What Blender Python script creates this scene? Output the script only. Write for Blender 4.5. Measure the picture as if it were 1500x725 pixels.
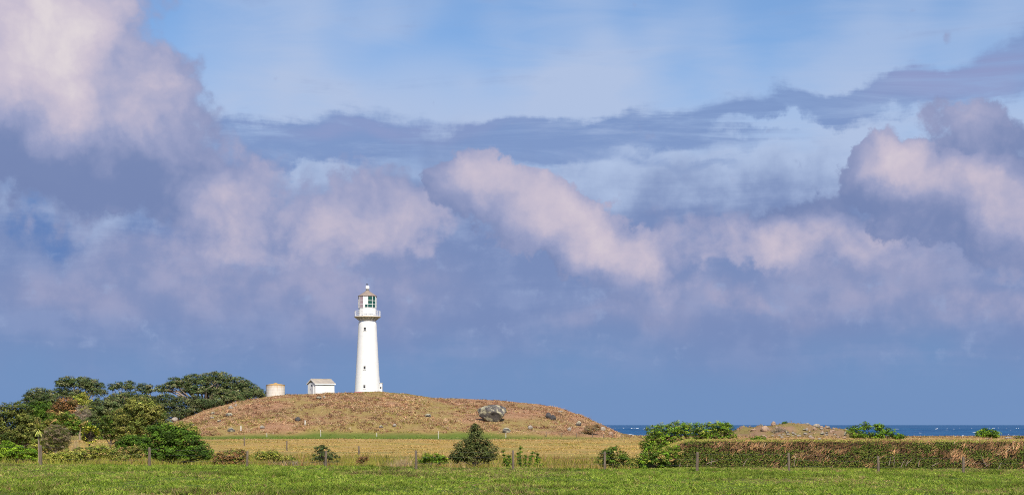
import bpy, math, random
import numpy as np
from mathutils import Vector

scene = bpy.context.scene
for o in list(bpy.data.objects):
    bpy.data.objects.remove(o)

# ------------------------------------------------------------------ camera
FPX, CX, HY, CAMZ = 2500.0, 750.0, 622.0, 2.33      # focal length in photo pixels, photo centre, horizon row, eye height
cam_data = bpy.data.cameras.new('camera')
cam_data.sensor_width = 36.0
cam_data.lens = 36.0 * FPX / 1500.0
cam_data.shift_y = (HY - 362.5) / 1500.0
cam_data.clip_start = 0.5
cam_data.clip_end = 120000.0
cam = bpy.data.objects.new('camera', cam_data)
cam.location = (0, 0, CAMZ)
cam.rotation_euler = (math.radians(90), 0, 0)
scene.collection.objects.link(cam)
scene.camera = cam

# ------------------------------------------------------------------ exposure
scene.view_settings.view_transform = 'Standard'
scene.view_settings.look = 'None'
scene.view_settings.gamma = 1.0
scene.view_settings.exposure = 0.0
scene.view_settings.use_curve_mapping = False

# ------------------------------------------------------------------ sun
SUN_EL, SUN_AZ = math.radians(42), math.radians(166)        # azimuth clockwise from +Y: behind the camera, a little to the right
sun_data = bpy.data.lights.new('sun', 'SUN')
sun_data.energy = 5.0
sun_data.angle = math.radians(0.53)
sun_data.color = (1.0, 0.92, 0.79)
sun = bpy.data.objects.new('sun', sun_data)
sv = Vector((math.sin(SUN_AZ) * math.cos(SUN_EL), math.cos(SUN_AZ) * math.cos(SUN_EL), math.sin(SUN_EL)))
sun.rotation_euler = sv.to_track_quat('Z', 'Y').to_euler()
sun.location = (60, -100, 120)
scene.collection.objects.link(sun)

# ------------------------------------------------------------------ world: Nishita sky with procedural cloud layers, by direction
world = bpy.data.worlds.new('World')
scene.world = world
world.use_nodes = True
WT = world.node_tree
WT.nodes.clear()

def srgb(r, g, b):
    f = lambda c: (c / 255 / 12.92) if c / 255 <= 0.04045 else ((c / 255 + 0.055) / 1.055) ** 2.4
    return (f(r), f(g), f(b), 1.0)

class E:
    """a number in a shader tree, with arithmetic"""
    tree = None
    def __init__(s, v): s.v = v
    @staticmethod
    def put(node, i, x):
        x = x.v if isinstance(x, E) else x
        if isinstance(x, (int, float)): node.inputs[i].default_value = float(x)
        else: E.tree.links.new(x, node.inputs[i])
    @staticmethod
    def op(name, *a, clamp=False):
        n = E.tree.nodes.new('ShaderNodeMath'); n.operation = name; n.use_clamp = clamp
        for i, x in enumerate(a): E.put(n, i, x)
        return E(n.outputs[0])
    def __add__(s, o): return E.op('ADD', s, o)
    __radd__ = __add__
    def __mul__(s, o): return E.op('MULTIPLY', s, o)
    __rmul__ = __mul__
    def __sub__(s, o): return E.op('SUBTRACT', s, o)
    def __rsub__(s, o): return E.op('SUBTRACT', o, s)
    def __truediv__(s, o): return E.op('DIVIDE', s, o)
    def clamp(s): return E.op('ADD', s, 0.0, clamp=True)
def smooth(x, a, b, lo=0.0, hi=1.0):
    n = E.tree.nodes.new('ShaderNodeMapRange'); n.interpolation_type = 'SMOOTHSTEP'
    for i, q in enumerate((x, a, b, lo, hi)): E.put(n, i, q)
    return E(n.outputs[0])
def vec(x, y, z):
    n = E.tree.nodes.new('ShaderNodeCombineXYZ')
    for i, q in enumerate((x, y, z)): E.put(n, i, q)
    return n.outputs[0]
def vmath(op, a, b=None):
    n = E.tree.nodes.new('ShaderNodeVectorMath'); n.operation = op
    for i, q in enumerate((a, b)):
        if q is None: continue
        if isinstance(q, tuple): n.inputs[i].default_value = q
        else: E.tree.links.new(q, n.inputs[i])
    return n.outputs[0]
def noise(v, scale, detail=5, rough=0.55, dist=0.0, lac=2.0, colour=False):
    n = E.tree.nodes.new('ShaderNodeTexNoise'); E.tree.links.new(v, n.inputs['Vector'])
    n.inputs['Scale'].default_value = scale; n.inputs['Detail'].default_value = detail
    n.inputs['Roughness'].default_value = rough; n.inputs['Distortion'].default_value = dist
    n.inputs['Lacunarity'].default_value = lac
    return n.outputs['Color'] if colour else E(n.outputs[0])
def mixc(f, a, b):
    n = E.tree.nodes.new('ShaderNodeMix'); n.data_type = 'RGBA'
    E.put(n, 0, f)
    for i, q in ((6, a), (7, b)):
        if isinstance(q, tuple): n.inputs[i].default_value = q
        else: E.tree.links.new(q, n.inputs[i])
    return n.outputs[2]

def sky_uv(X, Y):
    """direction (azimuth, elevation; unit 1/25 rad) seen at a photo pixel"""
    dx, dz = (X - CX) / FPX, (HY - Y) / FPX
    return 25 * math.atan(dx), 25 * math.atan(dz / math.hypot(1, dx))

def blobs(v, items, hard=0.85):
    """soft elliptic patches of cloud: (X, Y, rx, ry, tilt degrees, amount)"""
    total = None
    for X, Y, rx, ry, tilt, amt in items:
        m = E.tree.nodes.new('ShaderNodeMapping'); m.vector_type = 'TEXTURE'
        E.tree.links.new(v, m.inputs[0])
        u, w = sky_uv(X, Y)
        m.inputs['Location'].default_value = (u, w, 0)
        m.inputs['Rotation'].default_value = (0, 0, math.radians(tilt))
        m.inputs['Scale'].default_value = (rx / 100, ry / 100, 1)
        g = E.tree.nodes.new('ShaderNodeTexGradient'); g.gradient_type = 'SPHERICAL'
        E.tree.links.new(m.outputs[0], g.inputs[0])
        b = smooth(E(g.outputs['Fac']), 0.0, hard, 0.0, amt)
        total = b if total is None else total + b
    return total

def build_sky():
    E.tree = WT
    tc = WT.nodes.new('ShaderNodeTexCoord')
    D = tc.outputs['Generated']
    sp = WT.nodes.new('ShaderNodeSeparateXYZ'); WT.links.new(D, sp.inputs[0])
    x, y, z = (E(sp.outputs[i]) for i in range(3))
    u = E.op('ARCTAN2', x, y) * 25.0
    w = E.op('ARCSINE', z) * 25.0
    uv = vec(u, w, 0.0)
    def n2(off, scale, detail=4, rough=0.5, dist=0.0, stretch=None, colour=False):
        p = uv if stretch is None else vmath('MULTIPLY', uv, stretch)
        n = noise(vmath('ADD', p, (off, off * 0.7, 0)), scale, detail, rough, dist, colour=colour)
        (n.v if isinstance(n, E) else n).node.noise_dimensions = '2D'
        return n
    # turbulent displacement of the cloud outlines
    def centred(c, amt):
        c = vmath('SUBTRACT', c, (0.5, 0.5, 0.5))
        sc = vmath('SCALE', c); sc.node.inputs['Scale'].default_value = amt
        return vmath('MULTIPLY', sc, (1.0, 1.0, 0.0))
    wb = n2(31.0, 0.8, 1, 0.5, colour=True)
    wf = n2(17.0, 2.3, 5, 0.60, colour=True)
    soft = vmath('ADD', uv, centred(wb, 0.8))
    fine = vmath('ADD', soft, centred(wf, 0.75))
    puff = vmath('ADD', vmath('ADD', uv, centred(wb, 0.45)), centred(wf, 0.55))
    half = vmath('ADD', soft, centred(wf, 0.35))
    wsp = WT.nodes.new('ShaderNodeSeparateXYZ'); WT.links.new(wf, wsp.inputs[0]); m1, m2 = E(wsp.outputs[0]), E(wsp.outputs[2])
    ns = n2(44.0, 1.0, 6, 0.62, 0.4, (0.30, 2.1, 0))
    nf = n2(3.0, 1.5, 6, 0.55)
    vo = WT.nodes.new('ShaderNodeTexVoronoi'); vo.voronoi_dimensions = '2D'; vo.feature = 'F1'
    WT.links.new(half, vo.inputs['Vector']); vo.inputs['Scale'].default_value = 1.25; vo.inputs['Detail'].default_value = 2.0
    vo.inputs['Roughness'].default_value = 0.55; vo.inputs['Lacunarity'].default_value = 2.3
    billow = 0.42 - E(vo.outputs['Distance'])
    nb = n2(71.0, 0.45, 2, 0.5)
    # 0 clear air
    sky = WT.nodes.new('ShaderNodeTexSky'); sky.sky_type = 'NISHITA'
    sky.sun_disc = False; sky.sun_elevation = SUN_EL; sky.sun_rotation = SUN_AZ
    sky.air_density = 1.0; sky.dust_density = 0.3; sky.ozone_density = 3.0
    sc = vmath('SCALE', sky.outputs[0]); sc.node.inputs['Scale'].default_value = SKY_STRENGTH
    col = vmath('MULTIPLY', sc, SKY_TINT)
    front = smooth(w, -2.0, 0.0)
    # 1 thin high veil
    veil = smooth(ns * 0.3 + nb * 0.7, 0.35, 0.75) * 0.6 * smooth(w, 14.0, 6.0) + smooth(w, 5.6, 3.4, 0.10, 0.78) + blobs(soft, VEILS)
    col = mixc(veil.clamp() * front, col, VEIL)
    # 2 streaky grey-violet altostratus
    sv2 = vmath('ADD', half, vmath('MULTIPLY', centred(n2(9.0, 1.0, 4, 0.6, 0.3, (0.4, 1.5, 0), True), 1.0), (0.8, 0.45, 0)))
    st = blobs(sv2, STREAK) - blobs(sv2, GAPS) + (ns - 0.5) * 1.7
    col = mixc(smooth(st + (nf - 0.5) * 0.5, 0.12, 1.0, 0.0, 0.95) * smooth(ns, 0.25, 0.58, 0.42, 1.0), col, mixc(smooth(blobs(soft, STREAK_PINK) + (ns - 0.5) * 0.8, 0.0, 0.9), STREAK_D, STREAK_L))
    # 3 low blue-grey rain sheet, all round the horizon
    low = smooth(w + (nb - 0.5) * 1.4 + (nf - 0.5) * 1.2 + (ns - 0.5) * 0.8, 4.2, 2.7)
    lowc = mixc(smooth(w + (nb - 0.5) * 1.2, 0.5, 1.6), LOW_A, LOW_B)
    lowc = mixc(smooth(ns * 0.4 + nf * 0.6, 0.42, 0.66, 0.0, 0.75) * smooth(w, 0.3, 1.6), lowc, LOW_C)
    lowc = mixc((blobs(half, LOWLIT) * smooth(nf, 0.25, 0.7, 0.35, 1.1)).clamp(), lowc, LOW_L)
    lowc = mixc((blobs(fine, LOWDARK) * smooth(nf, 0.7, 0.35)).clamp(), lowc, LOW_D)
    wisp = smooth(m2 * 0.75 + ns * 0.25, 0.55, 0.74, 0.0, 0.5) * smooth(w, 0.6, 1.3)
    lowc = mixc(wisp, lowc, LOW_W)
    col = mixc(low * 0.97, col, lowc)
    # 4 cumulus of the same kind over the rest of the sky
    away = (smooth(E.op('ABSOLUTE', u), 8.5, 12.0) + smooth(w, 7.0, 10.0)).clamp()
    gen = smooth(n2(120.0, 1.0, 6, 0.55, 0.0, (0.16, 0.3, 0)), 0.50, 0.60) * away * front * smooth(w, 1.0, 4.0)
    col = mixc(gen * 0.9, col, mixc((nf * 0.6 + nb * 0.4).clamp(), SHADE, LIT))
    # 5 cumulus behind, then cumulus in front: crisp outlines, soft light and shade
    for cov, lit, dark, v, edge, bot in ((COVER_B, LIT_B, DARK_B, fine, 0.62, 2.9), (COVER_F, LIT_F, DARK_F, puff, 0.38, 2.7)):
        c = smooth(blobs(v, cov) + (nf - 0.5) * 0.75 + (m1 - 0.5) * 0.35 + billow * 0.35, 0.12, edge)
        l = blobs(half, lit, 1.0) - blobs(half, dark, 1.0) + (nf - 0.5) * 0.8 + (nb - 0.5) * 0.4 + (m2 - 0.5) * 0.5 + billow * 0.5
        cc = mixc(smooth(l, -0.60, 0.62), SHADE, MID)
        cc = mixc(smooth(l, 0.20, 1.55), cc, LIT)
        cc = mixc(smooth(l, 1.25, 2.2), cc, BRIGHT)
        fade = smooth(w + (nb - 0.5) * 1.4 + (nf - 0.5) * 2.0 + (m1 - 0.5) * 0.8, 0.9, bot)
        col = mixc(c * fade * 0.96, col, cc)
    bg = WT.nodes.new('ShaderNodeBackground'); WT.links.new(col, bg.inputs[0]); bg.inputs[1].default_value = 1.0
    out = WT.nodes.new('ShaderNodeOutputWorld'); WT.links.new(bg.outputs[0], out.inputs[0])
    world.cycles.sampling_method = 'MANUAL'
    world.cycles.sample_map_resolution = 256

SKY_STRENGTH = 0.10
SKY_TINT = (0.80, 0.98, 1.18)
VEIL = srgb(176, 194, 226)
STREAK_D, STREAK_L = srgb(124, 150, 198), srgb(144, 155, 199)
LOW_A, LOW_B, LOW_C = srgb(112, 144, 191), srgb(119, 139, 185), srgb(136, 153, 195)
LOW_W = srgb(152, 170, 208)
LOW_L, LOW_D = srgb(170, 168, 197), srgb(96, 128, 184)
SHADE, MID, LIT, BRIGHT = srgb(117, 134, 178), srgb(156, 162, 197), srgb(205, 194, 209), srgb(227, 217, 219)
VEILS = [(700, 150, 350, 90, 0, .45), (950, 70, 200, 70, 20, .35), (420, 110, 260, 140, 0, .4), (560, 20, 200, 60, 0, .15), (1040, 290, 260, 90, 0, .6), (1480, 30, 200, 60, 0, .3)]
STREAK = [(600, 215, 430, 62, 0, 1.1), (880, 205, 300, 55, 2, 1.1), (1090, 160, 220, 42, 4, .85), (1290, 142, 240, 40, 5, .85), (1440, 110, 250, 62, 10, 1.25),
          (400, 225, 200, 60, 0, .7), (1100, 205, 200, 22, 0, .35), (1030, 238, 110, 14, 5, .6), (820, 250, 200, 26, 2, .5)]
GAPS = [(420, 262, 110, 28, 0, .7), (960, 218, 140, 18, 4, .5), (1130, 186, 150, 14, 0, .5), (1430, 190, 150, 30, 0, .5)]
STREAK_PINK = [(1400, 115, 220, 60, 8, .7), (520, 195, 260, 25, 0, .4), (700, 180, 160, 25, 0, .3)]
LOWLIT = [(380, 400, 280, 110, 0, .55), (560, 420, 200, 80, 0, .35), (1085, 437, 80, 26, -15, .8), (1470, 440, 130, 45, 0, .7), (110, 430, 150, 50, -15, .5),
          (1280, 410, 260, 70, 0, .5), (1250, 460, 200, 40, 0, .35), (980, 440, 160, 60, 0, .3), (890, 465, 100, 35, 0, .35), (200, 380, 180, 60, 0, .3)]
LOWDARK = [(60, 320, 110, 50, -20, 1.0), (230, 330, 120, 60, -20, .5)]
COVER_B = [(60, 40, 270, 240, 0, 1.0), (30, 130, 330, 150, 0, .6), (235, 145, 95, 85, 0, .55), (110, 235, 300, 130, 0, .9), (290, 270, 150, 130, 0, .7), (440, 335, 230, 130, 0, .8),
           (590, 315, 130, 105, 0, .75), (960, 370, 150, 110, 0, .7), (1150, 335, 170, 88, 0, .85), (1300, 350, 260, 140, 0, .7),
           (1460, 240, 180, 120, 0, .9), (1410, 185, 90, 65, 0, .5)]
LIT_B = [(70, 60, 260, 190, 0, 1.5), (110, 40, 150, 160, 0, .7), (130, 165, 260, 90, -10, .6), (240, 145, 80, 75, 0, .7), (330, 280, 160, 120, 0, .75), (430, 345, 220, 110, 0, .8),
         (570, 310, 140, 110, 0, .8), (640, 360, 90, 110, 35, .3), (670, 400, 60, 90, 35, .4), (1110, 350, 170, 80, -5, .5), (1040, 385, 150, 70, 0, .45), (1380, 385, 200, 70, 0, .5), (1480, 410, 130, 70, 0, .5), (960, 350, 120, 90, -30, .5), (1190, 350, 200, 75, -8, .95), (1290, 345, 60, 35, 0, .5), (1460, 290, 180, 80, 0, .5), (1410, 180, 90, 60, 0, .6)]
DARK_B = [(60, 250, 330, 100, -3, .55), (220, 290, 120, 90, -30, .35), (1150, 290, 170, 50, 0, .4), (980, 370, 120, 90, 0, .2), (170, 95, 60, 130, -20, .5)]
COVER_F = [(700, 268, 85, 66, 0, 1.0), (650, 278, 55, 55, 0, .6), (775, 312, 145, 80, -20, 1.0), (868, 350, 155, 80, -28, 1.0), (935, 410, 120, 85, -45, .8),
           (1285, 240, 85, 75, 0, 1.0), (1370, 290, 190, 110, -10, .9), (1470, 300, 170, 120, 0, .8)]
LIT_F = [(700, 265, 110, 75, 0, 1.0), (790, 305, 170, 80, -25, 1.1), (885, 345, 150, 75, -38, 1.0), (945, 400, 100, 70, -50, .9),
         (1300, 225, 100, 60, -15, 1.2), (1410, 265, 190, 75, -12, 1.0), (1480, 310, 120, 70, -20, .6)]
DARK_F = [(690, 370, 170, 75, -30, .25), (1260, 285, 90, 60, -20, .35), (1380, 350, 200, 60, -5, .15), (840, 440, 160, 60, -30, .4)]
scene.cycles.use_adaptive_sampling = True
scene.cycles.adaptive_threshold = 0.012
scene.cycles.adaptive_min_samples = 6
scene.cycles.use_denoising = False
scene.cycles.filter_width = 1.0
scene.cycles.max_bounces = 4
scene.cycles.diffuse_bounces = 1
build_sky()
#==END SKY==

# ------------------------------------------------------------------ helpers
C = scene.collection
RNG = np.random.default_rng(7)

def pix(X, Y, d):
    return np.array([(X - CX) / FPX * d, d, CAMZ + (HY - Y) / FPX * d])

def hash2(ix, iy, seed):
    h = (ix.astype(np.int64) * 374761393 + iy.astype(np.int64) * 668265263 + seed * 974711) & 0x7fffffff
    h = ((h ^ (h >> 13)) * 1274126177) & 0x7fffffff
    h = h ^ (h >> 16)
    return (h & 0xffff) / 65535.0
def vnoise(x, y, seed=0):
    x = np.asarray(x, float); y = np.asarray(y, float)
    ix, iy = np.floor(x), np.floor(y); fx, fy = x - ix, y - iy
    fx = fx * fx * (3 - 2 * fx); fy = fy * fy * (3 - 2 * fy)
    a, b = hash2(ix, iy, seed), hash2(ix + 1, iy, seed)
    c, d = hash2(ix, iy + 1, seed), hash2(ix + 1, iy + 1, seed)
    return (a * (1 - fx) + b * fx) * (1 - fy) + (c * (1 - fx) + d * fx) * fy
def fbm(x, y, seed=0, n=4):
    s, a, t = 0.0, 0.5, 0.0
    for i in range(n):
        s = s + a * vnoise(x * 2 ** i + 13.7 * i, y * 2 ** i - 7.1 * i, seed + i); t += a; a *= 0.5
    return s / t
def sstep(a, b, x):
    t = np.clip((np.asarray(x, float) - a) / (b - a), 0, 1)
    return t * t * (3 - 2 * t)

def raw_mesh(name, verts, faces, cols=None, smooth=False):
    verts = np.ascontiguousarray(verts, np.float32); faces = np.ascontiguousarray(faces, np.int32)
    me = bpy.data.meshes.new(name); k = faces.shape[1]
    me.vertices.add(len(verts)); me.vertices.foreach_set('co', verts.ravel())
    me.loops.add(faces.size); me.loops.foreach_set('vertex_index', faces.ravel())
    me.polygons.add(len(faces)); me.polygons.foreach_set('loop_start', np.arange(len(faces), dtype=np.int32) * k)
    if smooth: me.polygons.foreach_set('use_smooth', np.ones(len(faces), bool))
    if cols is not None:
        at = me.color_attributes.new('tint', 'FLOAT_COLOR', 'POINT')
        c = np.ones((len(verts), 4), np.float32); c[:, :3] = cols
        at.data.foreach_set('color', c.ravel())
    me.update(calc_edges=True)
    return me
def obj(name, me, mat=None, parent=None, loc=None):
    o = bpy.data.objects.new(name, me); C.objects.link(o)
    if mat is not None and me is not None:
        me.materials.clear(); me.materials.append(mat)
    if parent is not None: o.parent = parent
    if loc is not None: o.location = tuple(float(v) for v in loc)
    return o
def tag(o, label=None, cat=None, group=None, kind=None):
    if label: o['label'] = label
    if cat: o['category'] = cat
    if group: o['group'] = group
    if kind: o['kind'] = kind
    return o
def thing(name, label, cat, loc, rz=0.0, group=None):
    o = obj(name, None, loc=loc); o.rotation_euler = (0, 0, rz)
    return tag(o, label, cat, group)

class MB:
    """collects shapes into one mesh"""
    def __init__(s): s.v, s.f = [], []
    def add(s, vs, fs):
        n = len(s.v); s.v += [tuple(map(float, p)) for p in vs]; s.f += [tuple(i + n for i in f) for f in fs]; return s
    def box(s, x0, x1, y0, y1, z0, z1):
        return s.add([(x0, y0, z0), (x1, y0, z0), (x1, y1, z0), (x0, y1, z0), (x0, y0, z1), (x1, y0, z1), (x1, y1, z1), (x0, y1, z1)],
                     [(0, 3, 2, 1), (4, 5, 6, 7), (0, 1, 5, 4), (1, 2, 6, 5), (2, 3, 7, 6), (3, 0, 4, 7)])
    def lathe(s, prof, n=32, phase=0.0, cap=True):
        vs = [(r * math.sin(phase + 2 * math.pi * k / n), -r * math.cos(phase + 2 * math.pi * k / n), z) for r, z in prof for k in range(n)]
        fs = [(i * n + k, i * n + (k + 1) % n, (i + 1) * n + (k + 1) % n, (i + 1) * n + k) for i in range(len(prof) - 1) for k in range(n)]
        if cap: fs += [tuple(range(n))[::-1], tuple(range((len(prof) - 1) * n, len(prof) * n))]
        return s.add(vs, fs)
    def tube(s, pts, radii, n=7):
        pts = [Vector(p) for p in pts]; vs, fs = [], []
        for i, p in enumerate(pts):
            t = (pts[min(i + 1, len(pts) - 1)] - pts[max(i - 1, 0)]).normalized()
            a = t.cross(Vector((0, 1, 0.01)) if abs(t.y) < 0.9 else Vector((1, 0, 0))).normalized(); b = t.cross(a)
            for k in range(n):
                q = p + (a * math.cos(2 * math.pi * k / n) + b * math.sin(2 * math.pi * k / n)) * radii[i]; vs.append(tuple(q))
        for i in range(len(pts) - 1):
            for k in range(n): fs.append((i * n + k, i * n + (k + 1) % n, (i + 1) * n + (k + 1) % n, (i + 1) * n + k))
        fs += [tuple(range(n))[::-1], tuple(range((len(pts) - 1) * n, len(pts) * n))]
        return s.add(vs, fs)
    def build(s, name, mat, parent=None, loc=None, smooth=False, bevel=0.0):
        me = bpy.data.meshes.new(name); me.from_pydata(s.v, [], s.f); me.update()
        import bmesh
        bm = bmesh.new(); bm.from_mesh(me); bmesh.ops.recalc_face_normals(bm, faces=bm.faces); bm.to_mesh(me); bm.free()
        if smooth:
            me.polygons.foreach_set('use_smooth', np.ones(len(me.polygons), bool))
            me.set_sharp_from_angle(angle=math.radians(38))
        o = obj(name, me, mat, parent, loc)
        if bevel:
            m = o.modifiers.new('bevel', 'BEVEL'); m.width = bevel; m.segments = 2; m.limit_method = 'ANGLE'
        return o

# ------------------------------------------------------------------ materials
def new_mat(name):
    m = bpy.data.materials.new(name); m.use_nodes = True
    nt = m.node_tree; nt.nodes.clear(); E.tree = nt
    out = nt.nodes.new('ShaderNodeOutputMaterial')
    return m, nt, out
def principled(nt, rough=0.7, spec=0.3, metal=0.0):
    b = nt.nodes.new('ShaderNodeBsdfPrincipled')
    b.inputs['Roughness'].default_value = rough; b.inputs['Specular IOR Level'].default_value = spec; b.inputs['Metallic'].default_value = metal
    return b
def leaf_mat(name, trans=0.25, rough=0.55, spec=0.25):
    """colour from each leaf or blade, with a little light passing through"""
    m, nt, out = new_mat(name)
    a = nt.nodes.new('ShaderNodeAttribute'); a.attribute_name = 'tint'
    b = principled(nt, rough, spec); nt.links.new(a.outputs['Color'], b.inputs['Base Color'])
    t = nt.nodes.new('ShaderNodeBsdfTranslucent'); nt.links.new(a.outputs['Color'], t.inputs['Color'])
    x = nt.nodes.new('ShaderNodeMixShader'); x.inputs[0].default_value = trans
    nt.links.new(b.outputs[0], x.inputs[1]); nt.links.new(t.outputs[0], x.inputs[2]); nt.links.new(x.outputs[0], out.inputs[0])
    return m
def surface_mat(name, c1, c2, scale=4.0, rough=0.7, spec=0.3, bump=0.0, bscale=20.0, c3=None, t3=(0.6, 0.7), s3=3.0, lo=0.35, hi=0.65, stretch=(1, 1, 1)):
    m, nt, out = new_mat(name)
    tc = nt.nodes.new('ShaderNodeTexCoord'); P = vmath('MULTIPLY', tc.outputs['Object'], stretch)
    col = mixc(smooth(noise(P, scale, 6, 0.6), lo, hi), c1 + (1,), c2 + (1,))
    if c3: col = mixc(smooth(noise(vmath('ADD', P, (5, 9, 2)), s3, 5, 0.6), *t3), col, c3 + (1,))
    b = principled(nt, rough, spec); nt.links.new(col, b.inputs['Base Color'])
    if bump:
        bn = nt.nodes.new('ShaderNodeBump'); bn.inputs['Strength'].default_value = bump; bn.inputs['Distance'].default_value = 0.05
        E.put(bn, 2, noise(P, bscale, 6, 0.65)); nt.links.new(bn.outputs[0], b.inputs['Normal'])
    nt.links.new(b.outputs[0], out.inputs[0])
    return m

# ------------------------------------------------------------------ lie of the land
RIDGE_X = np.array([120, 200, 235, 265, 300, 340, 390, 430, 470, 500, 557, 600, 650, 700, 750, 790, 820, 850, 880, 905, 930, 1500])
RIDGE_Y = np.array([641, 634, 627, 618, 604, 592.5, 584, 581.5, 579.5, 578.5, 577.5, 580.5, 587, 590.5, 592, 597, 603, 612, 626, 637, 641, 641])
CREST = 312.0
def hill_amount(x, y):
    t = np.clip((y - 262) / (CREST - 262), 0, 1)
    up = 1 - (1 - t) ** 1.9
    return up * sstep(395, 332, y)
def H(x, y):
    x = np.asarray(x, float); y = np.asarray(y, float)
    lateral = (-0.08 - 0.0085 * np.clip(x, -45, 45)) * sstep(150, 105, y)
    dip = -0.42 * sstep(95.0, 98.5, y) * sstep(116, 106, y) * sstep(9, 5, x)
    field = 0.36 * sstep(112, 268, y)
    fall = -0.85 * sstep(280, 385, y) * sstep(0, 40, x)
    z = lateral + dip + field + fall
    z = z + 0.10 * (fbm(x / 9, y / 9, 3) - 0.5) + 0.30 * (fbm(x / 40, y / 55, 5, 3) - 0.5) * sstep(105, 140, y)
    ridge = np.interp(CX + FPX * x / np.clip(y, 258, CREST), RIDGE_X, RIDGE_Y)
    top = CAMZ + (HY - ridge) / FPX * CREST
    add = np.maximum(top - (CAMZ - 19.0 / FPX * CREST), 0) * hill_amount(x, y)
    z = z + add + add / (add + 1.5) * (1.5 * (fbm(x / 8, y / 6, 11) - 0.5) + 0.5 * (fbm(x / 2.2, y / 2.2, 12, 3) - 0.5)) * (1 - 0.75 * sstep(306, 314, y))
    # stony knoll by the shore
    k = ((x - 51.0) / 12.0) ** 2 + ((y - 302) / 14.0) ** 2
    crag = 2.2 * (fbm(x / 3.5, y / 3.5, 21) - 0.5) + 1.0 * (fbm(x / 1.3, y / 1.3, 23, 2) - 0.5)
    z = z + np.where(k < 1, np.maximum(1 - k, 0) ** 0.75, 0) * (1.65 + 1.3 * crag)
    k = ((x - 40.0) / 8) ** 2 + ((y - 300) / 10.0) ** 2
    z = z + np.where(k < 1, np.maximum(1 - k, 0) ** 1.0, 0) * (0.85 + 0.4 * crag)
    coast = 400 + 300 * sstep(-10, -110, x) + 14 * (fbm(x / 25, x * 0 + 3.3, 31) - 0.5)
    side = 900 + 0 * x
    z = z - 8.8 * sstep(0, 45, y - coast) - 8.8 * sstep(0, 60, x - 260)
    return z
def h1(x, y): return float(H(np.array([x]), np.array([y]))[0])
def hit(X, Y):
    """the point of the ground seen at a photo pixel"""
    d = np.arange(45, 600, 0.25)
    zr = CAMZ + (HY - Y) / FPX * d; g = H((X - CX) / FPX * d, d)
    i = np.argmax(zr <= g)
    if not (zr <= g).any(): i = int(np.argmin(zr - g))
    return np.array([(X - CX) / FPX * d[i], d[i], g[i]])

def axis(parts):
    return np.concatenate([np.arange(a, b, s) for a, b, s in parts])
def build_ground():
    gx = axis([(-900, -200, 25), (-200, -110, 3), (-110, 110, 1.1), (110, 200, 3), (200, 340, 8)])
    gy = axis([(-120, 30, 6), (30, 92, 1.2), (92, 118, 0.6), (118, 250, 1.4), (250, 345, 0.75), (345, 460, 2.5), (460, 780, 16)])
    xx, yy = np.meshgrid(gx, gy); zz = H(xx, yy)
    v = np.stack([xx, yy, zz], -1).reshape(-1, 3)
    nx, ny = len(gx), len(gy); i = np.arange(nx * ny).reshape(ny, nx)
    f = np.stack([i[:-1, :-1], i[:-1, 1:], i[1:, 1:], i[1:, :-1]], -1).reshape(-1, 4)
    me = raw_mesh('ground', v, f, ground_colour(v[:, 0], v[:, 1], v[:, 2]), smooth=True)
    m, nt, out = new_mat('ground_turf')
    a = nt.nodes.new('ShaderNodeAttribute'); a.attribute_name = 'tint'
    g = nt.nodes.new('ShaderNodeNewGeometry'); P = g.outputs['Position']
    n1 = noise(P, 1.3, 6, 0.65); n2_ = noise(P, 0.25, 4, 0.6)
    k = vmath('SCALE', a.outputs['Color']); E.put(k.node, 3, (n1 * 0.7 + n2_ * 0.5) * 0.9 + 0.42)
    b = principled(nt, 0.9, 0.1); nt.links.new(k, b.inputs['Base Color'])
    bn = nt.nodes.new('ShaderNodeBump'); bn.inputs['Strength'].default_value = 0.6; bn.inputs['Distance'].default_value = 0.15
    E.put(bn, 2, noise(P, 2.5, 6, 0.7)); nt.links.new(bn.outputs[0], b.inputs['Normal'])
    nt.links.new(b.outputs[0], out.inputs[0])
    tag(obj('ground', me, m), kind='structure')

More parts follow.
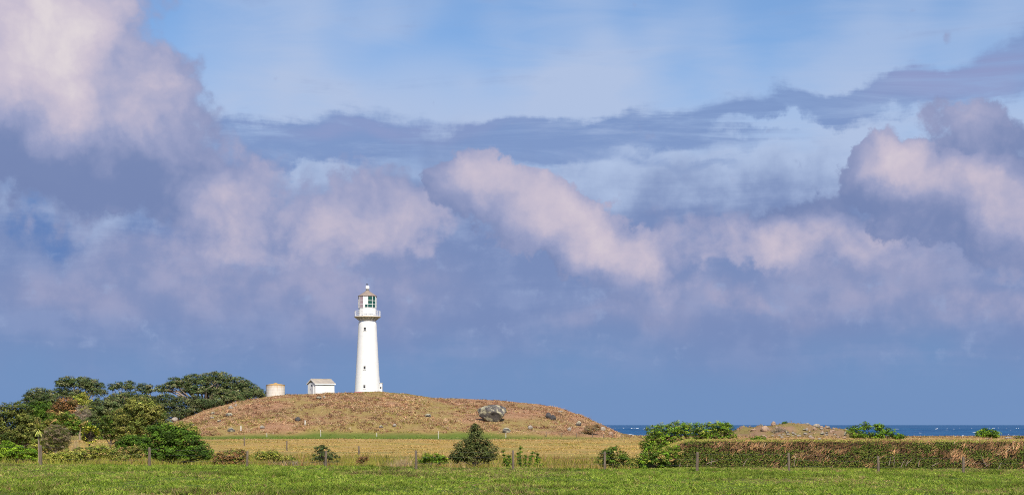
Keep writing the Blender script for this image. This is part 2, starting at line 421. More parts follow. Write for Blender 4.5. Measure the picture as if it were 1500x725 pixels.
def lerp(a, b, t): return a + (b - a) * t[:, None]
def zones(x, y):
    """how much of each cover grows at a place: bracken hill, green strip at its foot"""
    ridge = np.interp(CX + FPX * x / np.clip(y, 258, CREST), RIDGE_X, RIDGE_Y)
    hill = sstep(262, 268, y + 5 * (fbm(x / 6, y / 6, 41) - 0.5)) * sstep(640, 634, ridge)
    strip = sstep(228, 240, y + 14 * (fbm(x / 14, y / 9, 42) - 0.5)) * (1 - hill) * sstep(645, 637, ridge) * sstep(32, -10, x)
    coast = sstep(270, 290, y) * sstep(10, 25, x)
    return hill, strip, coast
def ground_colour(x, y, z):
    n = fbm(x / 7, y / 7, 51); n2_ = fbm(x / 2.5, y / 2.5, 52); n3 = fbm(x / 25, y / 30, 53)
    pasture = lerp(np.array([0.085, 0.120, 0.018]), np.array([0.165, 0.140, 0.045]), sstep(0.45, 0.7, n))
    field = lerp(np.array([0.44, 0.295, 0.095]), np.array([0.34, 0.27, 0.075]), sstep(0.45, 0.65, n))
    field = lerp(field, np.array([0.42, 0.26, 0.11]), sstep(205, 240, y) * 0.6 * sstep(0.35, 0.6, n2_))
    rough = lerp(np.array([0.16, 0.15, 0.035]), np.array([0.28, 0.17, 0.07]), sstep(0.45, 0.6, n2_))
    hillc = lerp(np.array([0.36, 0.205, 0.12]), np.array([0.31, 0.23, 0.085]), sstep(0.45, 0.62, n3 * 0.5 + n * 0.5))
    hillc = lerp(hillc, np.array([0.18, 0.18, 0.04]), sstep(300, 311, y) * sstep(-45, -30, x) * sstep(-8, -20, x) * 0.8)
    c = lerp(pasture, rough, sstep(94.5, 96, y - 8.0 * sstep(4, 8, x)))
    c = lerp(c, field, sstep(112, 128, y + 14 * (n - 0.5)))
    hill, strip, coast = zones(x, y)
    c = lerp(c, np.array([0.12, 0.17, 0.03]), strip)
    c = lerp(c, hillc, hill)
    c = lerp(c, lerp(np.array([0.24, 0.19, 0.07]), np.array([0.28, 0.18, 0.11]), sstep(0.4, 0.6, n2_)), coast)
    c = lerp(c, np.array([0.16, 0.14, 0.12]), sstep(-1.5, -3.5, z))
    return c

def blades(P, height, width, lean, cols, az=None, name='grass', tipmix=None):
    """one narrow triangle for each blade, bent over by lean"""
    n = len(P); az = RNG.uniform(0, 2 * np.pi, n) if az is None else az
    side = np.stack([np.cos(az), np.sin(az), np.zeros(n)], 1) * (np.asarray(width) * 0.5)[:, None]
    la = RNG.uniform(0, 2 * np.pi, n); L = (np.asarray(lean) * height)[:, None]
    tip = P + np.stack([np.cos(la), np.sin(la), np.zeros(n)], 1) * L + np.array([0, 0, 1.0]) * height[:, None]
    v = np.stack([P - side, P + side, tip], 1).reshape(-1, 3)
    f = np.arange(3 * n).reshape(n, 3)
    return raw_mesh(name, v, f, np.repeat(cols, 3, 0))

def scatter(n, y0, y1, margin=4.0, power=1.0):
    """random places inside the wedge of land in view, with room to spare on both sides"""
    t = RNG.random(n) ** power
    y = np.sqrt(y0 ** 2 + (y1 ** 2 - y0 ** 2) * t)
    x = RNG.uniform(-1, 1, n) * (0.31 * y + margin)
    return x, y
def pick(pal, n, jit=0.18):
    pal = np.array(pal); c = pal[RNG.integers(0, len(pal), n)]
    return c * RNG.uniform(1 - jit, 1 + jit, (n, 1)) * RNG.uniform(0.93, 1.07, (n, 3))

def build_cover():
    grass = leaf_mat('grass_blade', 0.3, 0.6, 0.2)
    dry = leaf_mat('dry_grass_blade', 0.2, 0.75, 0.1)
    # pasture in front of the fence: low tufts, each of one shade, with hollows between
    nt_ = 62000; tx, ty = scatter(nt_, 46, 101.0, 3)
    m = (ty < 95.5) | (tx > 6.5); tx, ty = tx[m], ty[m]; nt_ = len(tx)
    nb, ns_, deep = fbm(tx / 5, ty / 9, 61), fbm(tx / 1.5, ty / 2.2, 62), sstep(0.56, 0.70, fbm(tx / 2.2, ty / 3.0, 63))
    tc_ = pick([(0.32, 0.42, 0.045), (0.25, 0.36, 0.034), (0.40, 0.48, 0.075), (0.155, 0.245, 0.024), (0.20, 0.30, 0.030)], nt_, 0.25)
    straw = RNG.random(nt_) < 0.07 + 0.42 * sstep(0.46, 0.66, nb)
    tc_[straw] = pick([(0.46, 0.37, 0.15), (0.36, 0.30, 0.10), (0.30, 0.20, 0.09), (0.40, 0.38, 0.10)], int(straw.sum()))
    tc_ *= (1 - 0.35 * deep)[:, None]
    th = RNG.uniform(0.035, 0.10, nt_) * (0.6 + 0.9 * sstep(0.35, 0.65, ns_)) * (1 + 0.7 * deep)
    per = 9; i = np.repeat(np.arange(nt_), per); n = len(i); r = 0.11 * np.sqrt(RNG.random(n)); a_ = RNG.uniform(0, 6.283, n)
    x = tx[i] + r * np.cos(a_); y = ty[i] + r * np.sin(a_)
    P = np.stack([x, y, H(x, y) - 0.015], 1)
    col = tc_[i] * RNG.uniform(0.75, 1.3, (n, 1))
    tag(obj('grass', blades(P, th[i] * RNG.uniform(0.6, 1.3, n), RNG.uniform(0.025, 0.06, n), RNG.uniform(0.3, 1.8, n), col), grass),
        'short green pasture grass with straw coloured patches', 'grass', kind='stuff')
    # rank growth along the ditch behind the fence
    x, y = scatter(70000, 95.5, 122, 6)
    m = (H(x, y) > -5) & ~((x > 7) & (y < 104)); x, y = x[m], y[m]
    n = len(x); P = np.stack([x, y, H(x, y) - 0.03], 1)
    k = fbm(x / 4, y / 4, 65)
    col = pick([(0.25, 0.25, 0.04), (0.32, 0.28, 0.05), (0.18, 0.20, 0.03), (0.42, 0.31, 0.11)], n)
    gl = RNG.random(n) < 0.75 * sstep(-14, -19, x); col[gl] = pick([(0.30, 0.32, 0.05), (0.36, 0.34, 0.06), (0.22, 0.27, 0.04)], int(gl.sum()))
    b = RNG.random(n) < sstep(0.45, 0.65, k) * 0.6 * (1 - 0.8 * sstep(-14, -19, x))
    col[b] = pick([(0.42, 0.26, 0.11), (0.36, 0.18, 0.08), (0.50, 0.36, 0.17)], int(b.sum()))
    h = RNG.uniform(0.12, 0.42, n) * (0.5 + sstep(0.3, 0.7, fbm(x / 2.5, y / 2.5, 66))) * sstep(130, 112, y)
    tag(obj('rough_grass', blades(P, h + 0.05, RNG.uniform(0.03, 0.07, n), RNG.uniform(0.2, 0.8, n), col), dry),
        'rank olive and straw grass along the ditch behind the fence', 'grass', kind='stuff')
    # ochre field
    x, y = scatter(280000, 112, 275, 6, 0.8)
    m = ~((zones(x, y)[0] > 0.5)); x, y = x[m], y[m]
    n = len(x); P = np.stack([x, y, H(x, y) - 0.03], 1)
    k = fbm(x / 8, y / 12, 67); kk = fbm(x / 2, y / 3, 68)
    col = pick([(0.56, 0.38, 0.12), (0.50, 0.33, 0.10), (0.62, 0.44, 0.17), (0.40, 0.29, 0.07)], n)
    g = RNG.random(n) < sstep(0.5, 0.7, k) * 0.55
    col[g] = pick([(0.30, 0.29, 0.055), (0.35, 0.30, 0.06)], int(g.sum()))
    pk = RNG.random(n) < sstep(195, 235, y) * 0.55
    col[pk] = pick([(0.60, 0.42, 0.22), (0.52, 0.34, 0.17)], int(pk.sum()))
    _, strip, _ = zones(x, y)
    gs = RNG.random(n) < strip * 0.93
    col[gs] = pick([(0.19, 0.27, 0.04), (0.25, 0.30, 0.055), (0.15, 0.21, 0.03)], int(gs.sum()))
    col *= (0.62 + 0.75 * fbm(x / 6, y / 1.6, 69))[:, None]
    h = RNG.uniform(0.03, 0.11, n) * (0.4 + 1.2 * sstep(0.35, 0.7, kk))
    tag(obj('dry_field_grass', blades(P, h, RNG.uniform(0.05, 0.15, n), RNG.uniform(0.5, 3.0, n), col), dry),
        'ochre dry grass of the field below the lighthouse hill', 'grass', kind='stuff')
    # bracken and tussock of the hill, in clumps
    nt_ = 34000; tx = RNG.uniform(-80, 26, nt_); ty = RNG.uniform(259, 332, nt_)
    m = zones(tx, ty)[0] > 0.4; tx, ty = tx[m], ty[m]; nt_ = len(tx)
    k, kg = fbm(tx / 4, ty / 4, 71), fbm(tx / 13, ty / 11, 73)
    tc_ = pick([(0.62, 0.39, 0.23), (0.56, 0.32, 0.18), (0.62, 0.43, 0.27), (0.40, 0.21, 0.12), (0.60, 0.44, 0.23), (0.27, 0.14, 0.08)], nt_, 0.2)
    top = sstep(296, 310, ty) * sstep(6, -14, tx)
    tc_ *= (0.62 + 0.75 * fbm(tx / 9, ty / 5, 74))[:, None]
    g = RNG.random(nt_) < np.clip(sstep(0.46, 0.62, kg * 0.6 + k * 0.4) * 0.40 + top * 0.5, 0.05, 0.88)
    tc_[g] = pick([(0.42, 0.35, 0.09), (0.50, 0.40, 0.13), (0.30, 0.29, 0.06), (0.55, 0.42, 0.18)], int(g.sum()))
    th = RNG.uniform(0.10, 0.42, nt_) * (0.45 + 0.9 * sstep(0.35, 0.65, k)) * (1 - 0.74 * sstep(303, 312, ty)) * np.where(g, 0.65, 1.0)
    per = 14; i = np.repeat(np.arange(nt_), per); n = len(i); r = 0.42 * np.sqrt(RNG.random(n)); a_ = RNG.uniform(0, 6.283, n)
    x = tx[i] + r * np.cos(a_); y = ty[i] + r * np.sin(a_); P = np.stack([x, y, H(x, y) - 0.04], 1)
    h = th[i] * (1.15 - 1.6 * r) * RNG.uniform(0.6, 1.25, n)
    tag(obj('bracken', blades(P, h, RNG.uniform(0.06, 0.18, n), RNG.uniform(0.4, 2.0, n), tc_[i] * RNG.uniform(0.78, 1.18, (n, 1))), dry),
        'rust brown bracken and tussock over the lighthouse hill', 'bracken', kind='stuff')
    # shore land beyond the hedge
    n = 45000; x = RNG.uniform(18, 125, n); y = RNG.uniform(262, 402, n)
    m = H(x, y) > -1.6; x, y = x[m], y[m]; n = len(x); P = np.stack([x, y, H(x, y) - 0.05], 1)
    kk = fbm(x / 2, y / 2, 75)
    col = pick([(0.46, 0.29, 0.16), (0.38, 0.26, 0.12), (0.28, 0.24, 0.08), (0.30, 0.18, 0.11)], n) * (0.7 + 0.6 * kk)[:, None]
    tag(obj('shore_grass', blades(P, RNG.uniform(0.08, 0.35, n) * (0.4 + kk), RNG.uniform(0.15, 0.4, n), RNG.uniform(0.3, 1.2, n), col), dry),
        'thin brown grass over the stony land by the sea', 'grass', kind='stuff')

def build_sea():
    gy = 395 * np.exp(np.linspace(0, math.log(7000 / 395.0), 300)); s = np.linspace(-1, 1, 220)
    gy = np.concatenate([[-300, 0, 200], gy, [9000, 14000, 25000, 60000, 100000]])
    yy = np.repeat(gy[:, None], len(s), 1); xx = s[None, :] * (0.42 * np.maximum(yy, 0) + 900 + 1.2 * np.maximum(yy - 7000, 0)) + 300
    z = np.zeros_like(xx); r = np.random.default_rng(3)
    for i in range(26):
        lam = r.uniform(25, 110); a = r.normal(0.35, 0.45) ; k = 2 * np.pi / lam; amp = 0.0042 * lam
        z += amp * np.sin(k * (xx * math.sin(a) + yy * math.cos(a)) + r.uniform(0, 6.28))
    z = z * sstep(7000, 2500, yy) * sstep(380, 700, yy) - 8.0
    v = np.stack([xx, yy, z], -1).reshape(-1, 3); ny, nx = xx.shape; i = np.arange(nx * ny).reshape(ny, nx)
    f = np.stack([i[:-1, :-1], i[:-1, 1:], i[1:, 1:], i[1:, :-1]], -1).reshape(-1, 4)
    m, nt, out = new_mat('sea_water')
    g = nt.nodes.new('ShaderNodeNewGeometry'); P = vmath('MULTIPLY', g.outputs['Position'], (0.02, 0.003, 0))
    col = mixc(smooth(noise(P, 1.0, 5, 0.6), 0.35, 0.65), (0.005, 0.064, 0.185, 1), (0.013, 0.100, 0.235, 1))
    b = principled(nt, 0.45, 0.12); nt.links.new(col, b.inputs['Base Color']); nt.links.new(b.outputs[0], out.inputs[0])
    tag(obj('sea', raw_mesh('sea', v, f, smooth=True), m), kind='structure')
    # breaking crests: small foam ridges
    mb_v, mb_f = [], []; n = 400
    yv = 1100 * np.exp(RNG.random(n) ** 0.9 * math.log(5.2)); xv = RNG.uniform(-0.05, 0.40, n) * yv
    for k in range(n):
        w = RNG.uniform(1.5, 5.5) * (1.0 + (RNG.random() < 0.10) * 1.3); h = RNG.uniform(0.25, 0.75) * (1 + (w > 6) * 0.7); nn = 5; b = len(mb_v)
        za = -8.0 + RNG.uniform(0.3, 1.3)
        for j in range(nn):
            t = j / (nn - 1); hh = h * math.sin(math.pi * min(max(t, 0.04), 0.96)) * RNG.uniform(0.6, 1.1)
            px = xv[k] + (t - 0.5) * w
            mb_v += [(px, yv[k] - 1.0, za - 0.6), (px, yv[k], za + hh), (px, yv[k] + 1.2, za - 0.6)]
        for j in range(nn - 1):
            a = b + 3 * j; mb_f += [(a, a + 3, a + 4, a + 1), (a + 1, a + 4, a + 5, a + 2)]
    foam = surface_mat('sea_foam', (0.75, 0.78, 0.8), (0.55, 0.62, 0.68), 0.5, 0.9, 0.1)
    tag(obj('whitecaps', raw_mesh('whitecaps', np.array(mb_v), np.array(mb_f)), foam), 'small white breaking crests scattered over the blue sea', 'waves', kind='stuff')

build_ground()
build_sea()
build_cover()

# ------------------------------------------------------------------ lighthouse
WHITE = surface_mat('white_paint', (0.86, 0.86, 0.85), (0.82, 0.82, 0.81), 1.5, 0.55, 0.35)
OFFWHITE = surface_mat('weathered_white_paint', (0.74, 0.73, 0.71), (0.62, 0.60, 0.57), 3.0, 0.7, 0.25)
RED = surface_mat('red_plinth_paint', (0.50, 0.09, 0.09), (0.40, 0.07, 0.07), 3.0, 0.6)
CREAM = surface_mat('cream_ironwork', (0.80, 0.77, 0.70), (0.72, 0.66, 0.56), 4.0, 0.7)
RUST = surface_mat('rusty_edge', (0.62, 0.42, 0.17), (0.48, 0.29, 0.10), 5.0, 0.8)
ROOFM = surface_mat('lantern_roof_copper', (0.36, 0.28, 0.23), (0.27, 0.22, 0.18), 2.5, 0.6, 0.3, c3=(0.40, 0.27, 0.23), s3=1.5)
DARK = surface_mat('dark_metal', (0.035, 0.035, 0.04), (0.06, 0.055, 0.05), 4.0, 0.5)
GREY = surface_mat('grey_metal', (0.22, 0.21, 0.18), (0.16, 0.16, 0.14), 4.0, 0.5)
def glass_mat(name, tint, body, clear):
    m, nt, out = new_mat(name)
    b = principled(nt, 0.08, 0.5); b.inputs['Base Color'].default_value = body + (1,)
    t = nt.nodes.new('ShaderNodeBsdfTransparent'); t.inputs[0].default_value = tint + (1,)
    x = nt.nodes.new('ShaderNodeMixShader'); x.inputs[0].default_value = clear
    nt.links.new(b.outputs[0], x.inputs[1]); nt.links.new(t.outputs[0], x.inputs[2]); nt.links.new(x.outputs[0], out.inputs[0])
    return m
GLASS = glass_mat('green_lantern_glass', (0.55, 0.85, 0.75), (0.03, 0.13, 0.11), 0.35)
GLASS_PALE = glass_mat('pale_lantern_glass', (0.9, 0.8, 0.82), (0.52, 0.40, 0.44), 0.25)
PANE = glass_mat('dark_window_glass', (0.3, 0.3, 0.3), (0.02, 0.02, 0.025), 0.1)
LENS = surface_mat('lens_glass', (0.10, 0.26, 0.22), (0.06, 0.18, 0.15), 3.0, 0.1, 0.8)

def ring_point(r, deg, z): return (r * math.sin(math.radians(deg)), -r * math.cos(math.radians(deg)), z)
def build_lighthouse():
    D = 320.0; x = (538.3 - CX) / FPX * D
    base = CAMZ + (HY - 576.9) / FPX * D
    t = thing('lighthouse', 'tall white tapering lighthouse with railed gallery and lantern on the hilltop', 'lighthouse', (x, D, base))
    MB().lathe([(2.56, -1.2), (2.56, 0.30), (2.50, 0.36)], 48).build('plinth', RED, t, smooth=True)
    prof = []
    for k in range(15):
        z = 0.361 + (13.35 - 0.361) * k / 14; r = 2.42 - 0.74 * (k / 14) ** 0.92
        prof += [(r, z)] if k in (0, 14) else [(r, z)]
    prof += [(1.64, 13.5), (1.52, 13.62), (1.30, 13.70)]
    MB().lathe(prof, 56).build('tower', WHITE, t, smooth=True)
    MB().lathe([(1.54, 13.55), (1.56, 14.00), (1.72, 14.26), (1.90, 14.34)], 40).build('neck', CREAM, t, smooth=True)
    for k in range(16):
        a = 360 / 16 * k + 8; d = Vector(ring_point(1, a, 0)); s = Vector((-d.y, d.x, 0)) * 0.05
        pr = [(1.30, 13.66), (1.46, 13.64), (2.28, 14.22), (2.28, 14.34), (1.30, 14.34)]
        vs = [tuple(d * r + s * q + Vector((0, 0, z))) for q in (-1, 1) for r, z in pr]
        MB().add(vs, [(0, 1, 2, 3, 4), (9, 8, 7, 6, 5)] + [(i, (i + 1) % 5, (i + 1) % 5 + 5, i + 5) for i in range(5)]).build('bracket', CREAM, t)
    deck = MB().lathe([(1.3, 14.342), (2.42, 14.342), (2.46, 14.37), (2.46, 14.47), (1.3, 14.47)], 48, cap=False).build('gallery_deck', CREAM, t)
    MB().lathe([(2.462, 14.385), (2.474, 14.385), (2.474, 14.44), (2.462, 14.44), (2.462, 14.385)], 48, cap=False).build('deck_edge', RUST, deck)
    MB().lathe([(2.44, 14.474), (2.44, 14.56), (1.2, 14.56)], 48, cap=False).build('deck_plate', WHITE, deck)
    rail = MB().lathe([(2.36, 15.52), (2.40, 15.52), (2.40, 15.58), (2.36, 15.58), (2.36, 15.52)], 48, cap=False).build('railing', WHITE, t)
    for z in (14.86, 15.20):
        MB().lathe([(2.365, z), (2.395, z), (2.395, z + 0.04), (2.365, z + 0.04), (2.365, z)], 48, cap=False).build('rail', WHITE, rail)
    for k in range(20):
        a = 18 * k + 4; MB().tube([ring_point(2.38, a, 14.55), ring_point(2.38, a, 15.54)], [0.032, 0.032], 6).build('baluster', WHITE, rail)
    # lantern: twelve sided, white panels below, three rows of panes above
    n = 12; R = 1.68; cut = [-83 + 30 * k for k in range(n)]
    MB().lathe([(R, 14.562), (R, 16.05), (R + 0.05, 16.07), (R + 0.05, 16.14), (R - 0.2, 16.14)], n, math.radians(7), cap=False).build('lantern_wall', WHITE, t)
    rows = [(16.14, 16.72), (16.72, 17.42), (17.42, 18.26)]
    for k in range(n):
        a0, a1 = cut[k], cut[k] + 30
        p0, p1 = Vector(ring_point(R, a0, 0)), Vector(ring_point(R, a1, 0)); e = (p1 - p0)
        nrm = Vector(ring_point(1, a0 + 15, 0))
        MB().tube([p0 + Vector((0, 0, 16.1)), p0 + Vector((0, 0, 18.34))], [0.055, 0.055], 6).build('mullion', WHITE, t)
        for j, (z0, z1) in enumerate(rows):
            mid = a0 + 15
            q = lambda s_, o_, z: tuple(p0 + e * s_ + nrm * o_ + Vector((0, 0, z)))
            if j: MB().add([q(0.02, o_, z0 + dz) for o_ in (-0.03, 0.03) for dz in (-0.035, 0.035)] + [q(0.98, o_, z0 + dz) for o_ in (-0.03, 0.03) for dz in (-0.035, 0.035)],
                           [(0, 1, 3, 2), (4, 6, 7, 5), (0, 4, 5, 1), (2, 3, 7, 6), (0, 2, 6, 4), (1, 5, 7, 3)]).build('glazing_bar', WHITE, t)
            if 5 < mid < 110: kind, mat = 'pane', GLASS
            elif mid == -8 and j == 0: kind, mat = 'pane', GLASS
            elif mid < -20 and mid > -75: kind, mat = 'pane', GLASS_PALE
            elif 110 <= mid < 250: kind, mat = 'pane', GLASS_PALE
            else: kind, mat = 'blank_panel', WHITE
            a_, b_ = z0 + 0.03, z1 - 0.03
            s0, s1 = (0.42, 0.97) if (mid == -8 and j == 0) else (0.03, 0.97)
            MB().add([q(s0, -0.012, a_), q(s1, -0.012, a_), q(s1, -0.012, b_), q(s0, -0.012, b_), q(s0, 0.012, a_), q(s1, 0.012, a_), q(s1, 0.012, b_), q(s0, 0.012, b_)],
                     [(0, 1, 2, 3), (7, 6, 5, 4), (0, 4, 5, 1), (1, 5, 6, 2), (2, 6, 7, 3), (3, 7, 4, 0)]).build(kind, mat, t)
            if s0 > 0.1:
                MB().add([q(0.03, -0.012, a_), q(0.40, -0.012, a_), q(0.40, -0.012, b_), q(0.03, -0.012, b_), q(0.03, 0.012, a_), q(0.40, 0.012, a_), q(0.40, 0.012, b_), q(0.03, 0.012, b_)],
                         [(0, 1, 2, 3), (7, 6, 5, 4), (0, 4, 5, 1), (1, 5, 6, 2), (2, 6, 7, 3), (3, 7, 4, 0)]).build('blank_panel', WHITE, t)
    MB().lathe([(0.2, 14.6), (0.2, 16.0), (0.62, 16.3), (0.80, 17.1), (0.62, 17.9), (0.2, 18.1)], 24).build('lens', LENS, t, smooth=True)
    roof = MB().lathe([(1.60, 18.27), (1.80, 18.26), (1.80, 18.34), (1.12, 18.78), (0.42, 19.22), (0.36, 19.40)], n, math.radians(7)).build('roof', ROOFM, t)
    MB().lathe([(0.24, 19.40), (0.24, 19.58), (0.34, 19.62)], 16).build('vent_neck', GREY, roof, smooth=True)
    MB().lathe([(0.20, 19.61), (0.37, 19.66), (0.37, 20.10), (0.30, 20.24), (0.12, 20.32)], 20).build('vent_cap', WHITE, roof, smooth=True)
    MB().tube([(0, 0, 20.3), (0, 0, 20.72)], [0.035, 0.02], 6).box(-0.26, 0.02, -0.012, 0.012, 20.44, 20.62).box(0.02, 0.22, -0.012, 0.012, 20.5, 20.54).build('wind_vane', DARK, roof)
    for Y, sx in ((483.2, -10.5), (539.7, -9.5), (567.2, -9.0)):
        z = (577.8 - Y) / 7.8125; r = 2.42 - 0.74 * ((z - 0.24) / 13.1) ** 0.92
        c, s_ = math.cos(math.radians(sx)), math.sin(math.radians(sx))
        def local(mb): mb.v = [(px * c - (py) * s_ , px * s_ + py * c, pz + z) for px, py, pz in mb.v]; return mb
        f = MB(); f.box(-0.27, -0.19, -r - 0.05, -r + 0.25, -0.36, 0.36).box(0.19, 0.27, -r - 0.05, -r + 0.25, -0.36, 0.36)
        f.box(-0.19, 0.19, -r - 0.05, -r + 0.25, 0.28, 0.36).box(-0.19, 0.19, -r - 0.05, -r + 0.25, -0.36, -0.28)
        wi = local(f).build('window', WHITE, t)
        local(MB().box(-0.19, 0.19, -r - 0.03, -r + 0.02, -0.28, 0.28)).build('pane', PANE, wi)
        local(MB().box(-0.19, 0.19, -r - 0.045, -r - 0.031, -0.02, 0.02)).build('glazing_bar', OFFWHITE, wi)
        local(MB().box(-0.30, 0.30, -r - 0.10, -r + 0.2, -0.42, -0.362)).build('sill', WHITE, wi)
    # small service porch at the right foot
    p = MB().box(2.30, 2.80, -0.55, 0.45, 0.02, 2.02).build('porch', WHITE, t, bevel=0.02)
    MB().box(2.26, 2.86, -0.62, 0.52, 2.022, 2.10).build('porch_roof', OFFWHITE, p)
    MB().lathe([(0.16, -0.03), (0.16, 0.03)], 16).build('meter', DARK, p, loc=(2.52, -0.57, 1.2)).rotation_euler = (math.radians(90), 0, 0)
    MB().tube([(2.27, -0.4, 2.0), (2.22, -0.4, 2.7), (2.19, -0.4, 3.2)], [0.04, 0.04, 0.04], 6).build('conduit', OFFWHITE, t)
build_lighthouse()

# ------------------------------------------------------------------ white shed
def build_shed():
    D = 318.0; X0 = 463.5; x = (X0 - CX) / FPX * D; z = CAMZ + (HY - 577.8) / FPX * D
    t = thing('shed', 'small white gabled shed with tan roof beside the lighthouse', 'shed', (x, D - 1.5, z), math.radians(38))
    # local axes: +x along the long wall away from the corner, +y along the gable end; the near corner is the origin
    L, W, h, rise = 4.10, 2.75, 2.06, 0.78
    wall_v = [(0, 0, -0.8), (L, 0, -0.8), (L, W, -0.8), (0, W, -0.8), (0, 0, h), (L, 0, h), (L, W, h), (0, W, h), (0, W / 2, h + rise), (L, W / 2, h + rise)]
    MB().add(wall_v, [(0, 3, 2, 1), (0, 1, 5, 4), (1, 2, 6, 9, 5), (2, 3, 7, 6), (3, 0, 4, 8, 7), (4, 5, 9, 8), (7, 8, 9, 6)]).build('wall', WHITE, t)
    for k in range(12):
        zz = 0.05 + k * 0.17
        MB().add([(-0.006, -0.022, zz), (L + 0.006, -0.022, zz), (L + 0.006, -0.006, zz + 0.165), (-0.006, -0.006, zz + 0.165), (-0.006, 0.01, zz), (L + 0.006, 0.01, zz), (L + 0.006, 0.01, zz + 0.165), (-0.006, 0.01, zz + 0.165)],
                 [(0, 1, 2, 3), (4, 7, 6, 5), (0, 4, 5, 1), (1, 5, 6, 2), (2, 6, 7, 3), (3, 7, 4, 0)]).build('weatherboard', WHITE, t)
    TAN = surface_mat('tan_shed_roof', (0.46, 0.40, 0.32), (0.36, 0.32, 0.28), 1.2, 0.7, 0.3)
    o, th = 0.17, 0.06; sl = rise / (W / 2); roof = None
    for s in (0, 1):
        y_e = -o if s == 0 else W + o; z_e = h - o * sl
        a = [(-o, y_e, z_e + 0.03), (L + o, y_e, z_e + 0.03), (L + o, W / 2, h + rise + 0.03), (-o, W / 2, h + rise + 0.03)]
        vs = a + [(p[0], p[1], p[2] + th) for p in a]
        r = MB().add(vs, [(0, 3, 2, 1), (4, 5, 6, 7), (0, 1, 5, 4), (1, 2, 6, 5), (2, 3, 7, 6), (3, 0, 4, 7)]).build('roof_slope', TAN, t)
        roof = roof or r
        # white barge board on the gable, fascia along the eave
        for xe in (-o - 0.035, L + o + 0.001):
            b = [(xe, y_e, z_e - 0.12), (xe, W / 2, h + rise - 0.12), (xe, W / 2, h + rise + 0.09), (xe, y_e, z_e + 0.09)]
            MB().add(b + [(p[0] + 0.034, p[1], p[2]) for p in b], [(0, 1, 2, 3), (7, 6, 5, 4), (0, 4, 5, 1), (1, 5, 6, 2), (2, 6, 7, 3), (3, 7, 4, 0)]).build('barge_board', OFFWHITE, t)
        yf = y_e - 0.03 if s == 0 else y_e + 0.002
        MB().box(-o, L + o, yf, yf + 0.028, z_e - 0.12, z_e + 0.09).build('fascia', WHITE, t)
    MB().tube([(-o - 0.03, W / 2, h + rise + 0.115), (L + o + 0.03, W / 2, h + rise + 0.115)], [0.05, 0.05], 6).build('ridge_cap', TAN, t)
    # gable louvre, its grey triangle painting in the shadow under the overhang; door
    MB().add([(-0.03, 0.45, h + 0.12), (-0.03, W - 0.45, h + 0.12), (-0.03, W / 2, h + rise - 0.22), (-0.002, 0.45, h + 0.12), (-0.002, W - 0.45, h + 0.12), (-0.002, W / 2, h + rise - 0.22)],
             [(0, 1, 2), (5, 4, 3), (0, 3, 4, 1), (1, 4, 5, 2), (2, 5, 3, 0)]).build('gable_vent_shade', GREY, t)
    d = MB().box(-0.045, 0.0, 0.75, 1.75, 0.02, 1.98).build('door', surface_mat('lavender_door_paint', (0.60, 0.60, 0.63), (0.55, 0.55, 0.58), 2.0), t, bevel=0.01)
    MB().box(-0.055, -0.046, 1.00, 1.5, 1.55, 1.82).build('door_pane', PANE, d)
    MB().tube([(-0.05, 1.64, 1.0), (-0.13, 1.64, 1.0)], [0.04, 0.05], 6).build('handle', DARK, d)
    for y0, y1, z0, z1 in ((0.65, 0.748, 0.02, 2.08), (1.752, 1.85, 0.02, 2.08), (0.748, 1.752, 1.983, 2.08)):
        MB().box(-0.06, 0.0, y0, y1, z0, z1).build('door_frame', WHITE, t)
build_shed()

# ------------------------------------------------------------------ round water tank
def build_tank():
    D = 318.0; x = (403.8 - CX) / FPX * D; z = CAMZ + (HY - 583.2) / FPX * D
    t = thing('water_tank', 'round cream water tank with rust yellow top left of the shed', 'water tank', (x, D, z))
    m, nt, out = new_mat('stained_tank_wall')
    tc = nt.nodes.new('ShaderNodeTexCoord'); sp = nt.nodes.new('ShaderNodeSeparateXYZ'); nt.links.new(tc.outputs['Object'], sp.inputs[0])
    P = vmath('MULTIPLY', tc.outputs['Object'], (2.2, 2.2, 0.35))
    st = smooth(E(sp.outputs[2]) + (noise(P, 1.6, 5, 0.6) - 0.5) * 1.5, 1.75, 2.7)
    col = mixc(st * 0.8, mixc(smooth(noise(P, 2.0, 5), 0.4, 0.7), (0.70, 0.66, 0.60, 1), (0.58, 0.52, 0.45, 1)), (0.55, 0.36, 0.15, 1))
    b = principled(nt, 0.75, 0.25); nt.links.new(col, b.inputs['Base Color']); nt.links.new(b.outputs[0], out.inputs[0])
    prof = [(1.70, -0.8)]
    for k in range(9): prof += [(1.70, k * 0.28 + 0.05), (1.72, k * 0.28 + 0.14), (1.70, k * 0.28 + 0.23)]
    MB().lathe(prof + [(1.70, 2.5)], 40).build('tank_wall', m, t, smooth=True)
    r = MB().lathe([(1.74, 2.44), (1.76, 2.52), (1.0, 2.66), (0.3, 2.78), (0.25, 2.82)], 40).build('tank_roof', RUST, t, smooth=True)
    MB().lathe([(0.30, 2.76), (0.30, 2.86), (0.1, 2.88)], 16).build('hatch', RUST, r)
    MB().tube([(-1.72, -0.35, 0.0), (-1.74, -0.35, 2.4)], [0.05, 0.05], 6).build('downpipe', GREY, t)
build_tank()

